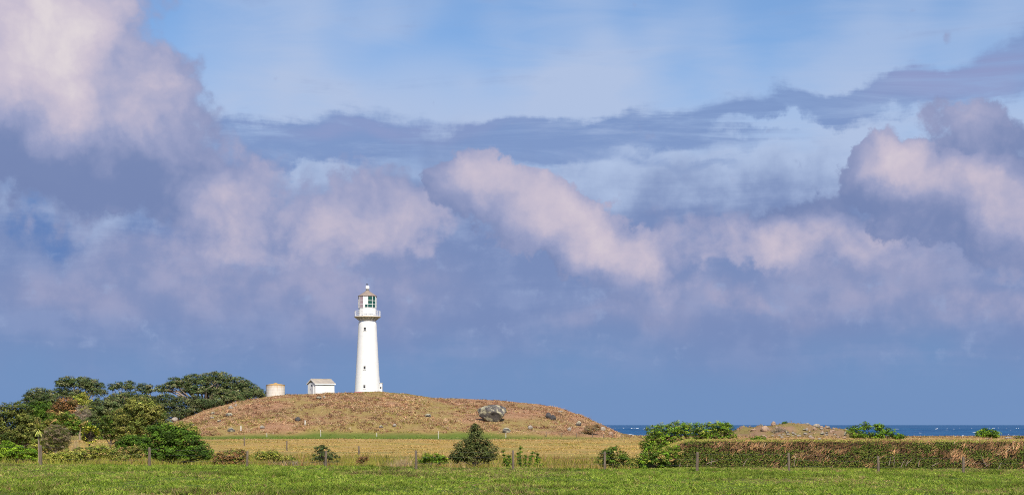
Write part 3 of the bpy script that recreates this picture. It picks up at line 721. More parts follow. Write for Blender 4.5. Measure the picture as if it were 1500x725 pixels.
# ------------------------------------------------------------------ boulders
ROCK = surface_mat('lichened_rock', (0.17, 0.155, 0.145), (0.08, 0.075, 0.075), 1.2, 0.9, 0.15, 0.9, 4.0, c3=(0.42, 0.39, 0.27), t3=(0.50, 0.60), s3=1.1)
ROCK_PALE = surface_mat('pale_rock', (0.42, 0.37, 0.30), (0.24, 0.21, 0.18), 2.0, 0.9, 0.15, 0.8, 6.0, c3=(0.58, 0.54, 0.46), s3=4.0)
ROCK_DARK = surface_mat('dark_rock', (0.060, 0.056, 0.060), (0.10, 0.092, 0.09), 3.0, 0.9, 0.15, 0.6, 8.0)
ROCK_TAN = surface_mat('tan_rock', (0.42, 0.29, 0.20), (0.30, 0.21, 0.16), 3.0, 0.9, 0.15, 0.6, 8.0, c3=(0.55, 0.48, 0.40), s3=4.0)
import bmesh
def rock_mesh(seed, sx, sy, sz, sub=3, rough=0.28, overhang=0.0):
    bm = bmesh.new(); bmesh.ops.create_icosphere(bm, subdivisions=sub, radius=1.0)
    r = np.random.default_rng(seed)
    planes = [(Vector(r.normal(size=3)).normalized(), r.uniform(0.62, 0.95)) for _ in range(11)]
    for v in bm.verts:
        p = v.co.copy()
        for nrm, dd in planes:
            k = p.dot(nrm)
            if k > dd: p -= nrm * (k - dd) * 0.85
        k = 1 + rough * (float(fbm(np.array([p.x * 1.7 + seed]), np.array([p.y * 1.7 + p.z * 2.3]), seed)[0]) - 0.5)
        p *= k
        if overhang: p.x *= 1 + overhang * p.z; p.y *= 1 + overhang * p.z
        v.co = Vector((p.x * sx, p.y * sy, p.z * sz))
    me = bpy.data.meshes.new('boulder'); bm.to_mesh(me); bm.free()
    return me
def rock(X, Yb, wpx, hpx, mat, label, seed, group=None, over=0.0, sub=2, lift=0.0, name='boulder'):
    g = hit(X, Yb); s = g[1] / FPX
    w, h = wpx * s, hpx * s
    o = obj(name, rock_mesh(seed, w / 2 * 1.08, w / 2 * 0.85, h * 0.62, sub, overhang=over), mat, loc=(g[0], g[1] + w * 0.3, g[2] + h * 0.42 + lift))
    o.rotation_euler = (0, 0, 0)
    tag(o, label, 'rock', group)
    return o
rock(721, 619, 39, 25, ROCK, 'huge lichen covered grey boulder on the right half of the hill', 5, over=0.30, sub=4)
HILL = 'loose stones on the lighthouse hill'
for X, Y, w, h, m, lab in [
    (803, 613, 10, 9, ROCK_DARK, 'blackish boulder, left of the close pair near the hill right end'),
    (810, 615.5, 9, 8, ROCK_DARK, 'blackish boulder, right of the close pair near the hill right end'),
    (742, 634, 12, 9, ROCK, 'grey stone with pale top below and right of the huge boulder'),
    (777, 629, 7, 6, ROCK_PALE, 'small pale stone midway between the huge boulder and the dark pair'),
    (848, 624, 9, 8, ROCK, 'grey and white stone near the hill right shoulder'),
    (834, 631, 6, 6, ROCK_PALE, 'small pale stone low on the hill right end'),
    (883, 631, 8, 6, ROCK_PALE, 'pale stone on the hill edge against the sea'),
    (895, 638, 8, 7, ROCK_TAN, 'tan stone with yellow top at the hill right tip by the sea'),
    (821, 604, 8, 3, ROCK_PALE, 'flat pale stone on the skyline of the right shoulder'),
    (627, 611, 9, 5, ROCK, 'low grey stone in bracken left of the huge boulder'),
    (578, 626, 6, 5, ROCK_PALE, 'pale stone at the hill foot right of the lighthouse'),
    (558, 627, 6, 4, ROCK, 'small grey stone at the hill foot below the lighthouse'),
    (436, 617, 8, 7, ROCK_DARK, 'dark stone in bracken below and left of the shed'),
    (384, 628, 7, 5, ROCK_PALE, 'pale stone at the hill foot below the tank'),
    (467, 585, 9, 5, ROCK, 'grey stone on the crest just before the shed'),
    (475, 584, 4, 5, ROCK_PALE, 'small upright pale stone on the crest before the shed'),
    (338, 599, 9, 5, ROCK_PALE, 'pale stone high on the left slope, left one of two'),
    (345, 596, 4, 5, ROCK_PALE, 'small white stone high on the left slope, right one of two'),
    (335, 610, 10, 6, ROCK, 'mottled grey stone midway up the left slope'),
    (311, 607, 7, 4, ROCK, 'grey stone on the left slope nearest the trees'),
    (310, 613, 7, 3, ROCK_PALE, 'flat pale stone low on the left slope'),
    (338, 633, 12, 7, ROCK, 'dark based white topped stone on the green strip at the hill foot'),
    (256, 618, 12, 8, ROCK_PALE, 'pale rounded stone at the hill left end by the trees'),
    (281, 625, 8, 5, ROCK_PALE, 'pale stone above the dark green bush at the hill left foot'),
    (321, 618, 6, 3, ROCK, 'small grey stone in the middle of the left slope')]:
    rock(X, Y, w, h, m, lab, int(X) * 3 + 1, HILL)
KN = 'stones strewn over the knoll by the sea'
for X, Y, w, h, m, lab in [
    (1121, 633, 12, 9, ROCK_TAN, 'pinkish tan boulder at the knoll left end, largest there'),
    (1133, 624, 7, 6, ROCK_TAN, 'tan block on the knoll skyline left of its little bush'),
    (1183, 624, 6, 3, ROCK_PALE, 'pale flat stone on the knoll skyline right of its bush'),
    (1197, 626, 11, 5, ROCK_PALE, 'pale pair sized rock on the right skyline of the knoll'),
    (1213, 628, 7, 4, ROCK_PALE, 'pale stone near the right end of the knoll skyline'),
    (1162, 636, 5, 4, ROCK_PALE, 'small pale stone in the knoll centre, upper one'),
    (1142, 639, 5, 3, ROCK_PALE, 'small pale stone low on the knoll left half'),
    (1171, 640, 6, 4, ROCK_PALE, 'pale stone in the knoll centre, lower one'),
    (1180, 637, 6, 4, ROCK_PALE, 'pale stone right of the knoll centre'),
    (1188, 641, 6, 4, ROCK_PALE, 'pale stone low on the knoll right half'),
    (1205, 637, 7, 4, ROCK, 'grey stone on the knoll right half'),
    (1221, 633, 6, 4, ROCK_TAN, 'tan stone at the right end of the knoll slope'),
    (1104, 631, 8, 3, ROCK_TAN, 'low tan stone on the hump left of the knoll')]:
    rock(X, Y, w, h, m, lab, int(X) * 3 + 2, KN)
rk = np.random.default_rng(44)
for k in range(34):
    X = rk.uniform(1112, 1240); Y = rk.uniform(627, 644); m = (ROCK_PALE, ROCK_TAN, ROCK)[int(rk.integers(0, 3))]
    rock(X, Y, rk.uniform(2.5, 6.5), rk.uniform(2, 4), m, 'small weathered stone, one of many strewn over the knoll', 500 + k, 'small stones over the knoll')
for X, Y, w, h, lab in [(1478, 643, 11, 4, 'white shore rock left one at the far right'), (1490, 644, 10, 4, 'white shore rock right one at the far right'),
                        (1447, 644, 9, 3, 'pale shore rock beside the lone round bush')]:
    rock(X, Y, w, h, ROCK_PALE, lab, int(X), 'white rocks on the far right shore')

# ------------------------------------------------------------------ trees, shrubs and hedge
LEAF = leaf_mat('leaf', 0.14, 0.6, 0.18)
TWIG = leaf_mat('dead_twig', 0.05, 0.8, 0.1)
BARK = surface_mat('bark', (0.16, 0.125, 0.095), (0.09, 0.075, 0.06), 5.0, 0.9, 0.1, 0.5, 14.0, stretch=(2, 2, 0.5))
BARK_PALE = surface_mat('pale_bark', (0.34, 0.27, 0.21), (0.22, 0.17, 0.13), 5.0, 0.9, 0.1, 0.5, 14.0, stretch=(2, 2, 0.5))

POH = [(0.070, 0.100, 0.034), (0.050, 0.080, 0.026), (0.110, 0.130, 0.052), (0.150, 0.160, 0.075)]
DKG = [(0.036, 0.082, 0.012), (0.050, 0.110, 0.016), (0.075, 0.150, 0.022), (0.028, 0.060, 0.012)]
OLV = [(0.150, 0.155, 0.035), (0.110, 0.125, 0.028), (0.210, 0.200, 0.055), (0.075, 0.095, 0.022)]
OLD = [(0.075, 0.085, 0.022), (0.100, 0.100, 0.028), (0.140, 0.130, 0.040), (0.050, 0.065, 0.018)]
BRT = [(0.100, 0.200, 0.018), (0.140, 0.240, 0.025), (0.070, 0.150, 0.015)]
LIM = [(0.300, 0.340, 0.070), (0.220, 0.290, 0.045), (0.400, 0.420, 0.120), (0.120, 0.190, 0.030)]
RBR = [(0.200, 0.100, 0.040), (0.150, 0.085, 0.035), (0.240, 0.130, 0.050), (0.090, 0.080, 0.025)]
GRB = [(0.240, 0.175, 0.105), (0.190, 0.145, 0.095), (0.290, 0.220, 0.140), (0.130, 0.110, 0.055)]
GYD = [(0.210, 0.170, 0.130), (0.160, 0.130, 0.105), (0.250, 0.210, 0.160)]
YGR = [(0.200, 0.210, 0.040), (0.150, 0.180, 0.030), (0.250, 0.240, 0.060)]
MIX = [(0.130, 0.160, 0.028), (0.190, 0.180, 0.045), (0.090, 0.130, 0.022), (0.260, 0.190, 0.080)]

def sunny(pal): return [(r * 1.55, g * 1.38, b * 0.85) for r, g, b in pal]
DKG, OLV, OLD, BRT, LIM = (sunny(q) for q in (DKG, OLV, OLD, BRT, LIM))
POH = [(r * 1.25, g * 1.22, b * 1.15) for r, g, b in POH]
OLV = [(r * 0.80, g * 0.92, b * 1.3) for r, g, b in OLV]
OLD = [(r * 0.74, g * 0.92, b * 1.1) for r, g, b in OLD]
YGR, MIX = ([(r * 1.45, g * 1.45, b * 1.15) for r, g, b in q] for q in (YGR, MIX))
RBR, GRB, GYD = ([tuple(v * 1.3 for v in c) for c in q] for q in (RBR, GRB, GYD))
def leaf_faces(P, N, size, asp, cols, name):
    n = len(P); r = RNG.normal(size=(n, 3))
    T = np.cross(N, r); T /= np.linalg.norm(T, axis=1, keepdims=True) + 1e-9
    B = np.cross(N, T); s = np.asarray(size)[:, None]
    v = np.stack([P - T * s, P + B * s * asp, P + T * s, P - B * s * asp], 1).reshape(-1, 3)
    return raw_mesh(name, v, np.arange(4 * n).reshape(n, 4), np.repeat(cols, 4, 0))
def unit(v): return v / (np.linalg.norm(v, axis=1, keepdims=True) + 1e-9)

def crown(lobes, pal, clump, leaf, dens=1.25, flat=0.75, inner=0.5, up=0.55, asp=0.5, bare=-0.55, jitter=0.25, tip=1.6, name='crown', outer=0.0):
    """leaves gathered in clumps over lobed volumes, with gaps between the clumps"""
    L = np.array(lobes, float); PP, NN, CC = [], [], []
    for i, (cx, cy, cz, rx, ry, rz) in enumerate(L):
        area = 4 * np.pi * ((rx * ry) ** 1.6 / 3 + (rx * rz) ** 1.6 / 3 + (ry * rz) ** 1.6 / 3) ** (1 / 1.6)
        nc = max(6, int(area / (clump ** 2 * 2.2) * dens))
        d = unit(RNG.normal(size=(nc * 2, 3))); d = d[d[:, 2] > bare][:nc]
        c = np.array([cx, cy, cz]) + d * np.array([rx, ry, rz]) * RNG.uniform(0.72, 1.03 + outer, (len(d), 1))
        ins = np.zeros(len(c), bool)
        for j, q in enumerate(L):
            if j != i: ins |= (((c - q[:3]) / q[3:]) ** 2).sum(1) < 0.55
        c, d = c[~ins], d[~ins]
        if len(c) == 0: continue
        cr = clump * RNG.uniform(0.6, 1.3, len(c)); k = np.maximum(6, (5.0 * (cr / leaf) ** 2).astype(int))
        idx = np.repeat(np.arange(len(c)), k); o = unit(RNG.normal(size=(len(idx), 3))); o[:, 2] = np.where(o[:, 2] < -0.3, -o[:, 2], o[:, 2])
        rad = RNG.uniform(0.45, 1.0, (len(idx), 1))
        PP.append(c[idx] + o * rad * cr[idx][:, None] * np.array([1, 1, flat]))
        NN.append(unit(o * 0.8 + d[idx] * 0.5 + np.array([0, 0, up]) + RNG.normal(size=o.shape) * 0.45))
        cp = pick(pal, len(c), jitter)[idx] * RNG.uniform(0.8, 1.2, (len(idx), 1))
        t = (o[:, 2] > 0.55) & (rad[:, 0] > 0.75); cp[t] *= tip       # young paler leaves at shoot ends, also painting sunlit highlights on clump tops
        CC.append(cp)
        ni = int(len(idx) * inner); o = unit(RNG.normal(size=(ni, 3)))
        PP.append(np.array([cx, cy, cz]) + o * np.array([rx, ry, rz]) * RNG.uniform(0.2, 0.8, (ni, 1))); NN.append(unit(RNG.normal(size=(ni, 3))))
        CC.append(pick(pal, ni, 0.2))
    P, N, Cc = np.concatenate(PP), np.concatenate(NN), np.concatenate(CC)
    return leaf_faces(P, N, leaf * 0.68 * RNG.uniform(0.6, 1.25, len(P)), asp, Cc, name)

def woody(root_z, lobes, r0, n=3, name='trunk', lean=0.0, seed=0):
    """a trunk that forks into limbs reaching into each lobe"""
    r = np.random.default_rng(seed + 5); mb = MB(); L = np.array(lobes, float)
    fork = np.array([lean, 0, root_z + 0.40 * max(0.3, (L[:, 2].min() - root_z))])
    mb.tube([(0, 0, root_z - 0.3), tuple((np.array([0, 0, root_z]) + fork) / 2 + np.array([r.normal() * r0 * 0.5, 0, 0])), tuple(fork)], [r0 * 1.25, r0, r0 * 0.8], 8)
    for q in L:
        for k in range(n):
            e = q[:3] + np.clip(r.normal(size=3), -1.2, 1.2) * q[3:] * np.array([0.45, 0.45, 0.25]) - np.array([0, 0, 0.15 * q[5]]); mid = fork * 0.45 + e * 0.55 + r.normal(size=3) * 0.10 * np.linalg.norm(e - fork)
            mb.tube([tuple(fork - np.array([0, 0, 0.05])), tuple(mid), tuple(e)], [r0 * 0.5, r0 * 0.32, r0 * 0.12], 5)
    return mb

def plant(name, label, cat, d, lobes_px, pal, leaf_px=1.6, clump_px=6, base=None, thick=0.9, trunk=0.10, group=None, bark=None, mat=None, trunk_n=2, shift=None, **kw):
    """lobes given as (X, Y, rx, ry) in photo pixels at distance d metres; an optional fifth value moves the lobe back"""
    s = d / FPX; X0 = np.average([q[0] for q in lobes_px], weights=[q[2] for q in lobes_px]) if base is None else base
    x = (X0 - CX) * s; z = h1(x, d)
    t = thing(name, label, cat, (x, d, z), 0, group)
    lob = []
    for q in lobes_px:
        p = pix(q[0], q[1], d); rx, rz = q[2] * s, q[3] * s; ry = (rx + rz) / 2 * thick
        lob.append((p[0] - x, q[4] if len(q) > 4 else 0.0, p[2] - z, rx, ry, rz))
    obj('crown', crown(lob, pal, clump_px * s, leaf_px * s, **kw), mat or LEAF, t)
    woody(0.0, lob, trunk, trunk_n, seed=int(X0)).build('trunk', bark or BARK, t, smooth=True)
    return t

# skyline of wind-shorn coastal trees behind the hill
SK = 'wind shorn trees on the skyline'
plant('coastal_tree', 'rounded blue green tree at the left end of the skyline', 'tree', 335, [(60, 582, 24, 13), (48, 592, 16, 14), (74, 590, 16, 16), (60, 606, 26, 16)], POH, 1.6, 4.6, trunk=0.35, group=SK, dens=1.6)
plant('coastal_tree', 'open crowned skyline tree with pale limbs above the red brown shrub', 'tree', 340, [(100, 562, 18, 10), (92, 577, 14, 9), (125, 563, 18, 11), (140, 572, 15, 12), (112, 580, 18, 10), (120, 600, 34, 16)], POH, 1.6, 4.4, trunk=0.40, group=SK, bark=BARK_PALE, trunk_n=4, dens=1.5, inner=0.5)
plant('coastal_tree', 'thin tufted skyline tree with sky between its branches', 'tree', 345, [(164, 568, 6, 5), (173, 566, 7, 6), (188, 567, 10, 8), (176, 584, 20, 9), (192, 582, 12, 9), (180, 602, 32, 15)], POH, 1.7, 4.5, trunk=0.30, group=SK, bark=BARK_PALE, trunk_n=3, dens=1.5, inner=0.4)
plant('coastal_tree', 'two headed skyline tree left of the great flat crowned one', 'tree', 350, [(208, 570, 8, 8), (219, 572, 8, 7), (212, 588, 20, 10), (205, 604, 30, 14)], POH, 1.7, 4.5, trunk=0.30, group=SK, bark=BARK_PALE, trunk_n=3, dens=1.5, inner=0.4)
plant('coastal_tree', 'great flat crowned spreading tree, widest on the skyline', 'tree', 345,
      [(240, 570, 13, 8), (262, 563, 20, 10), (290, 558, 24, 10), (318, 556, 24, 11), (345, 564, 22, 12), (365, 572, 18, 10), (300, 572, 36, 8), (335, 578, 34, 10)], POH, 1.6, 4.4, trunk=0.55, group=SK, bark=BARK_PALE, trunk_n=4, dens=1.5, inner=0.5, base=302, flat=0.8)
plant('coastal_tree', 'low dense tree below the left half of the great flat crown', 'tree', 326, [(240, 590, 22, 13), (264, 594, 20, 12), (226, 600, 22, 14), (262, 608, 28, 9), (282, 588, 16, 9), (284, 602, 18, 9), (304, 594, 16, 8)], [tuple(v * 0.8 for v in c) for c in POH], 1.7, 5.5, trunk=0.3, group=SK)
plant('coastal_tree', 'low rounded tree tucked against the left side of the tank', 'tree', 338, [(372, 576, 14, 8), (352, 584, 22, 9), (384, 581, 9, 7), (325, 590, 22, 9), (302, 594, 20, 9)], POH, 1.7, 5, trunk=0.3, group=SK)
plant('shrub', 'little dark shrub showing right of the tank', 'shrub', 335, [(420, 581, 5, 4)], POH, 1.5, 3, trunk=0.06)
# middle distance of the left thicket
plant('shrub', 'red brown shrub in the middle of the left thicket', 'shrub', 235, [(96, 594, 17, 13), (84, 604, 14, 10), (104, 606, 12, 12)], RBR, 1.6, 5, trunk=0.12)
plant('shrub', 'yellow green shrub behind the grey dead one', 'shrub', 250, [(118, 588, 14, 11), (128, 598, 14, 12)], YGR, 1.7, 5, trunk=0.12)
plant('dead_shrub', 'grey brown bare twigged shrub behind the lime shrub', 'shrub', 225, [(121, 605, 13, 12), (114, 612, 12, 8)], GYD, 1.3, 4, trunk=0.12, bark=BARK_PALE, mat=TWIG, dens=0.8, asp=0.2)
plant('shrub', 'dark green domed shrub left of the red brown one', 'shrub', 255, [(62, 600, 20, 12), (72, 612, 22, 14), (48, 618, 18, 14)], [tuple(v * 0.9 for v in c) for c in DKG], 1.7, 5.5, trunk=0.15)
plant('shrub', 'dark mixed shrub below the red brown one', 'shrub', 205, [(92, 616, 24, 13), (112, 624, 20, 10), (76, 626, 18, 10)], MIX + DKG, 1.7, 5.5, trunk=0.15)
plant('coastal_tree', 'blue green bushy tree behind the lime shrub', 'tree', 240, [(148, 598, 18, 16), (140, 612, 16, 16), (164, 606, 16, 18), (160, 590, 14, 8)], POH, 1.7, 5.5, trunk=0.2)
# understorey that closes the thicket
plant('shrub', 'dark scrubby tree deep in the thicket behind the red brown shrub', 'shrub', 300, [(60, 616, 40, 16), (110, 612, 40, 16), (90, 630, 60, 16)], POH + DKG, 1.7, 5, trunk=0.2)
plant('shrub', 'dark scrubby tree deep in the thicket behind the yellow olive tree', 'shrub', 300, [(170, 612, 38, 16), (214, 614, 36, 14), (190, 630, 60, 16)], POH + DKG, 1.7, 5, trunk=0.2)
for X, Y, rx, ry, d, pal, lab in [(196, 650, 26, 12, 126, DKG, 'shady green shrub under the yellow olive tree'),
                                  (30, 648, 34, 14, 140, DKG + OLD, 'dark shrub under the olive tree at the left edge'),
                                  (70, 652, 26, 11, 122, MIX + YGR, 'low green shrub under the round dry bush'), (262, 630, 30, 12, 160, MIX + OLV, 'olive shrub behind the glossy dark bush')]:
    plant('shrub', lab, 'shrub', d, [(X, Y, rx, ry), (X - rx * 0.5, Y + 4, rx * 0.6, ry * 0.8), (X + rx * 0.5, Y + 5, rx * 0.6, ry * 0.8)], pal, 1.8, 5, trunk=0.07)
# near thicket on the left
plant('broadleaf_tree', 'dark olive domed tree at the left edge of the picture', 'tree', 128, [(22, 604, 24, 15), (4, 618, 24, 22), (38, 622, 20, 20), (20, 636, 34, 20), (48, 640, 14, 16)], OLD, 1.9, 5.5, trunk=0.16, tip=2.3)
plant('shrub', 'fresh green low bush at the bottom left corner', 'shrub', 104, [(14, 660, 22, 13), (38, 667, 18, 10), (4, 670, 20, 12), (52, 672, 10, 8)], BRT, 1.9, 5, trunk=0.06)
plant('shrub', 'round grey brown dry bush between cabbage tree and lime shrub', 'shrub', 118, [(82, 637, 21, 16), (74, 646, 14, 13), (92, 645, 12, 13), (82, 652, 16, 8)], GRB + OLD, 1.3, 3.6, trunk=0.07, bark=BARK_PALE, asp=0.3, up=0.2, tip=1.35, bare=-1.0, dens=1.6)
plant('broadleaf_tree', 'dark green round tree behind the low olive scrub', 'tree', 150, [(160, 622, 17, 20), (150, 634, 14, 14), (172, 636, 16, 14)], DKG + OLD, 1.9, 6, trunk=0.12, tip=1.5)
plant('broadleaf_tree', 'big yellow olive tree, tallest of the near thicket', 'tree', 140, [(206, 596, 24, 14), (190, 612, 22, 18), (222, 610, 20, 20), (205, 630, 34, 20), (232, 632, 12, 14), (180, 636, 12, 12)], OLV, 1.9, 5.5, trunk=0.16, tip=2.0)
plant('shrub', 'large glossy dark green bush in front of the yellow olive tree', 'shrub', 106, [(238, 640, 28, 20), (262, 646, 32, 20), (222, 658, 22, 20), (288, 662, 24, 16), (250, 664, 40, 16), (303, 668, 10, 10)], DKG, 2.1, 6, trunk=0.10, tip=1.8)
plant('scrub', 'low yellow olive scrub below the lime shrub', 'scrub', 104, [(128, 664, 22, 11), (150, 662, 24, 10), (112, 672, 16, 8)], YGR + MIX, 1.7, 4.5, trunk=0.05)
plant('scrub', 'low olive scrub left of the glossy dark bush', 'scrub', 103, [(176, 668, 18, 10), (198, 664, 14, 11)], MIX + OLV, 1.7, 4.5, trunk=0.05)
plant('scrub', 'grassy yellow scrub under the round dry bush', 'scrub', 102, [(84, 672, 22, 8), (100, 668, 14, 8)], YGR, 1.6, 4, trunk=0.04)
plant('scrub', 'rusty brown scrub right of the glossy dark bush', 'scrub', 103, [(334, 669, 22, 10), (350, 667, 13, 9), (320, 676, 12, 7), (345, 677, 16, 6)], RBR + RBR + MIX, 1.4, 3.4, trunk=0.05, bark=BARK_PALE)
plant('scrub', 'low green and tan scrub left of the dark sapling', 'scrub', 106, [(384, 669, 14, 8), (398, 667, 13, 8), (418, 673, 16, 6)], MIX + YGR, 1.4, 3.4, trunk=0.05)
plant('shrub', 'small reddish low plant in the yellow grass right of the sapling', 'shrub', 104, [(534, 672, 7, 5), (528, 676, 6, 4)], RBR, 1.4, 3, trunk=0.02)
plant('sapling', 'dark open leaved sapling beside a fence post', 'shrub', 100, [(470, 660, 8, 9), (478, 668, 14, 10), (464, 672, 9, 9), (488, 672, 9, 9), (474, 655, 4, 4)], [(0.040, 0.075, 0.020), (0.060, 0.095, 0.025), (0.085, 0.115, 0.035)], 2.0, 4, trunk=0.05, dens=0.75, inner=0.15)
plant('shrub', 'small domed green bush right of the tan grass', 'shrub', 100, [(632, 672, 14, 8), (644, 675, 12, 7), (622, 675, 9, 6)], BRT + DKG, 1.9, 4.5, trunk=0.05)
plant('conical_shrub', 'dense dark conical shrub below the huge boulder', 'shrub', 101, [(697, 634, 10, 12), (692, 648, 15, 12), (702, 655, 18, 14), (680, 662, 17, 16), (700, 668, 26, 14), (717, 664, 14, 14), (670, 671, 11, 9)],
      [(0.075, 0.100, 0.026), (0.105, 0.125, 0.034), (0.150, 0.155, 0.050), (0.055, 0.075, 0.020)], 1.9, 5, trunk=0.07, tip=1.5, flat=1.1, up=0.6, bare=-0.8)
plant('shrub', 'round dark green bush at the left end of the hedge', 'shrub', 100, [(898, 668, 20, 12), (886, 675, 13, 10), (912, 675, 14, 10), (900, 660, 8, 6)], DKG + MIX, 1.9, 5, trunk=0.06, bare=-0.9)
plant('shrub', 'low green mound of leaves covering the hedge left tip', 'shrub', 98.6, [(940, 677, 15, 11), (955, 668, 16, 14), (972, 672, 16, 16), (985, 662, 14, 10), (928, 682, 10, 7)], DKG + BRT + MIX, 1.8, 4.5, trunk=0.05, bare=-0.9)
# beyond the hedge
plant('shrub', 'broad bright green bush rising behind the hedge left end', 'shrub', 122, [(966, 636, 20, 13), (995, 631, 24, 11), (1004, 626, 8, 5), (1026, 632, 24, 11), (1052, 630, 20, 11), (985, 652, 38, 14), (1040, 648, 34, 12), (953, 652, 13, 14), (1064, 640, 12, 10), (1062, 625, 8, 6)], BRT + DKG + [(0.24, 0.28, 0.04)] * 3, 1.5, 3.6, trunk=0.08, outer=0.25)
plant('shrub', 'low green shrub behind the hedge near the knoll', 'shrub', 128, [(1112, 644, 8, 6), (1100, 646, 8, 4)], DKG + BRT, 1.7, 4, trunk=0.04)
plant('shrub', 'tiny dark bush on top of the stony knoll', 'shrub', 302, [(1149.5, 620.5, 4.5, 3)], DKG, 1.4, 2, trunk=0.06)
plant('dead_shrub', 'grey brown twiggy shrub on the knoll left slope', 'shrub', 292, [(1143, 631, 9, 5), (1136, 633, 6, 4)], GYD, 1.2, 3, trunk=0.06, mat=TWIG, asp=0.25)
plant('dead_shrub', 'grey twiggy shrub on the knoll right slope', 'shrub', 290, [(1200, 638, 9, 4), (1210, 640, 6, 4)], GYD, 1.2, 3, trunk=0.06, mat=TWIG, asp=0.25)
plant('dead_shrub', 'brown twiggy scrub clump at the hill right end', 'scrub', 268, [(865, 631, 11, 8), (874, 627, 7, 7), (856, 635, 8, 5)], GRB + RBR, 1.3, 3.5, trunk=0.08, mat=TWIG, asp=0.3)
plant('wind_pruned_shrub', 'group of round headed green shrubs against the sea, tapering right', 'shrub', 200, [(1250, 631, 11, 7), (1268, 625, 9, 7), (1287, 627, 9, 7), (1300, 634, 14, 7), (1260, 638, 16, 6), (1284, 639, 16, 6), (1314, 640, 12, 5)], BRT + DKG, 1.7, 4, trunk=0.09, dens=0.95)
plant('wind_pruned_shrub', 'lone round green bush by the shore at the far right', 'shrub', 200, [(1447, 634, 15, 6), (1440, 637, 12, 5), (1455, 638, 10, 6)], BRT + DKG, 1.7, 4, trunk=0.09)
plant('shrub', 'low grey green bush at the right edge above the hedge', 'shrub', 190, [(1494, 643, 8, 4)], OLD, 1.6, 3, trunk=0.04)

# ------------------------------------------------------------------ plants with leaves of their own kind
def strap(P0, dirv, length, width, droop, cols, nseg=4):
    """arching sword leaves"""
    V, F, K = [], [], []
    for i in range(len(P0)):
        p = np.array(P0[i], float); d = np.array(dirv[i], float); d /= np.linalg.norm(d); side = np.cross(d, [0, 0, 1.0]); side /= np.linalg.norm(side) + 1e-6
        b = len(V)
        for k in range(nseg + 1):
            t = k / nseg; q = p + d * length[i] * t + np.array([0, 0, -droop[i] * length[i] * t * t]); w = width[i] * (1 - t ** 2.2) * 0.5 + 0.003
            V += [q - side * w, q + side * w]; K += [cols[i], cols[i]]
        for k in range(nseg): F.append((b + 2 * k, b + 2 * k + 1, b + 2 * k + 3, b + 2 * k + 2))
    return np.array(V), np.array(F), np.array(K)

def cabbage_tree():
    d = 101.0; x = (56.5 - CX) / FPX * d; z = h1(x, d); s = d / FPX
    t = thing('cabbage_tree', 'slender cabbage tree with a tuft of sword leaves on a bare stem', 'tree', (x, d, z))
    top = pix(56, 628, d)[2] - z
    MB().tube([(0, 0, -0.2), (0.02, 0, top * 0.5), (-0.02, 0, top)], [0.055, 0.045, 0.05], 8).build('trunk', BARK_PALE, t, smooth=True)
    n = 150; a = RNG.uniform(0, 6.283, n); el = RNG.uniform(-0.7, 1.2, n)
    dv = np.stack([np.cos(a) * np.cos(el), np.sin(a) * np.cos(el), np.sin(el)], 1)
    v, f, k = strap(np.tile([-0.02, 0, top], (n, 1)), dv, RNG.uniform(0.35, 0.60, n), RNG.uniform(0.06, 0.10, n), RNG.uniform(0.1, 0.5, n), pick([(0.40, 0.44, 0.10), (0.50, 0.48, 0.14), (0.26, 0.32, 0.06)], n))
    obj('leaf_tuft', raw_mesh('leaf_tuft', v, f, k), LEAF, t)
    n = 26; a = RNG.uniform(0, 6.283, n); el = RNG.uniform(0.9, 1.5, n)
    dv = np.stack([np.cos(a) * np.cos(el), np.sin(a) * np.cos(el), np.sin(el)], 1)
    v, f, k = strap(np.tile([0.0, 0, top], (n, 1)), dv, RNG.uniform(0.5, 0.85, n), RNG.uniform(0.02, 0.035, n), RNG.uniform(0.0, 0.2, n), pick([(0.52, 0.40, 0.13), (0.46, 0.38, 0.11)], n))
    obj('flower_spike', raw_mesh('flower_spike', v, f, k), LEAF, t)
cabbage_tree()

def lime_shrub():
    d = 112.0; s = d / FPX; x = (131 - CX) * s; z = h1(x, d)
    t = thing('large_leaved_shrub', 'lime yellow shrub of big rosette leaves on a short stem', 'shrub', (x, d, z))
    V, F, K, n0 = [], [], [], 0; mb = MB()
    zc = pix(131, 636, d)[2] - z
    mb.tube([(0, 0, -0.2), (0, 0, zc - 0.35)], [0.07, 0.055], 7)
    for _ in range(58):
        o = unit(RNG.normal(size=(1, 3)))[0]; o[2] = abs(o[2]) if RNG.random() < 0.35 else o[2]
        c = np.array([0, 0, zc]) + o * np.array([13.5 * s, 11 * s, 12 * s]) * RNG.uniform(0.75, 1.0)
        mb.tube([(0, 0, zc - 0.36), tuple(c * 0.6 + np.array([0, 0, zc - 0.36]) * 0.4), tuple(c)], [0.03, 0.022, 0.015], 5)
        m = 11; a = np.linspace(0, 6.283, m, endpoint=False) + RNG.uniform(0, 1); el = RNG.uniform(0.0, 0.9, m)
        dv = np.stack([np.cos(a) * np.cos(el), np.sin(a) * np.cos(el), np.sin(el)], 1) + o * 0.6
        v, f, k = strap(np.tile(c, (m, 1)), dv, RNG.uniform(0.18, 0.30, m), RNG.uniform(0.08, 0.13, m), RNG.uniform(0.0, 0.4, m), pick(LIM, m), 3)
        V.append(v); F.append(f + n0); K.append(k); n0 += len(v)
    obj('crown', raw_mesh('crown', np.concatenate(V), np.concatenate(F), np.concatenate(K)), LEAF, t)
    mb.build('trunk', BARK, t, smooth=True)
lime_shrub()

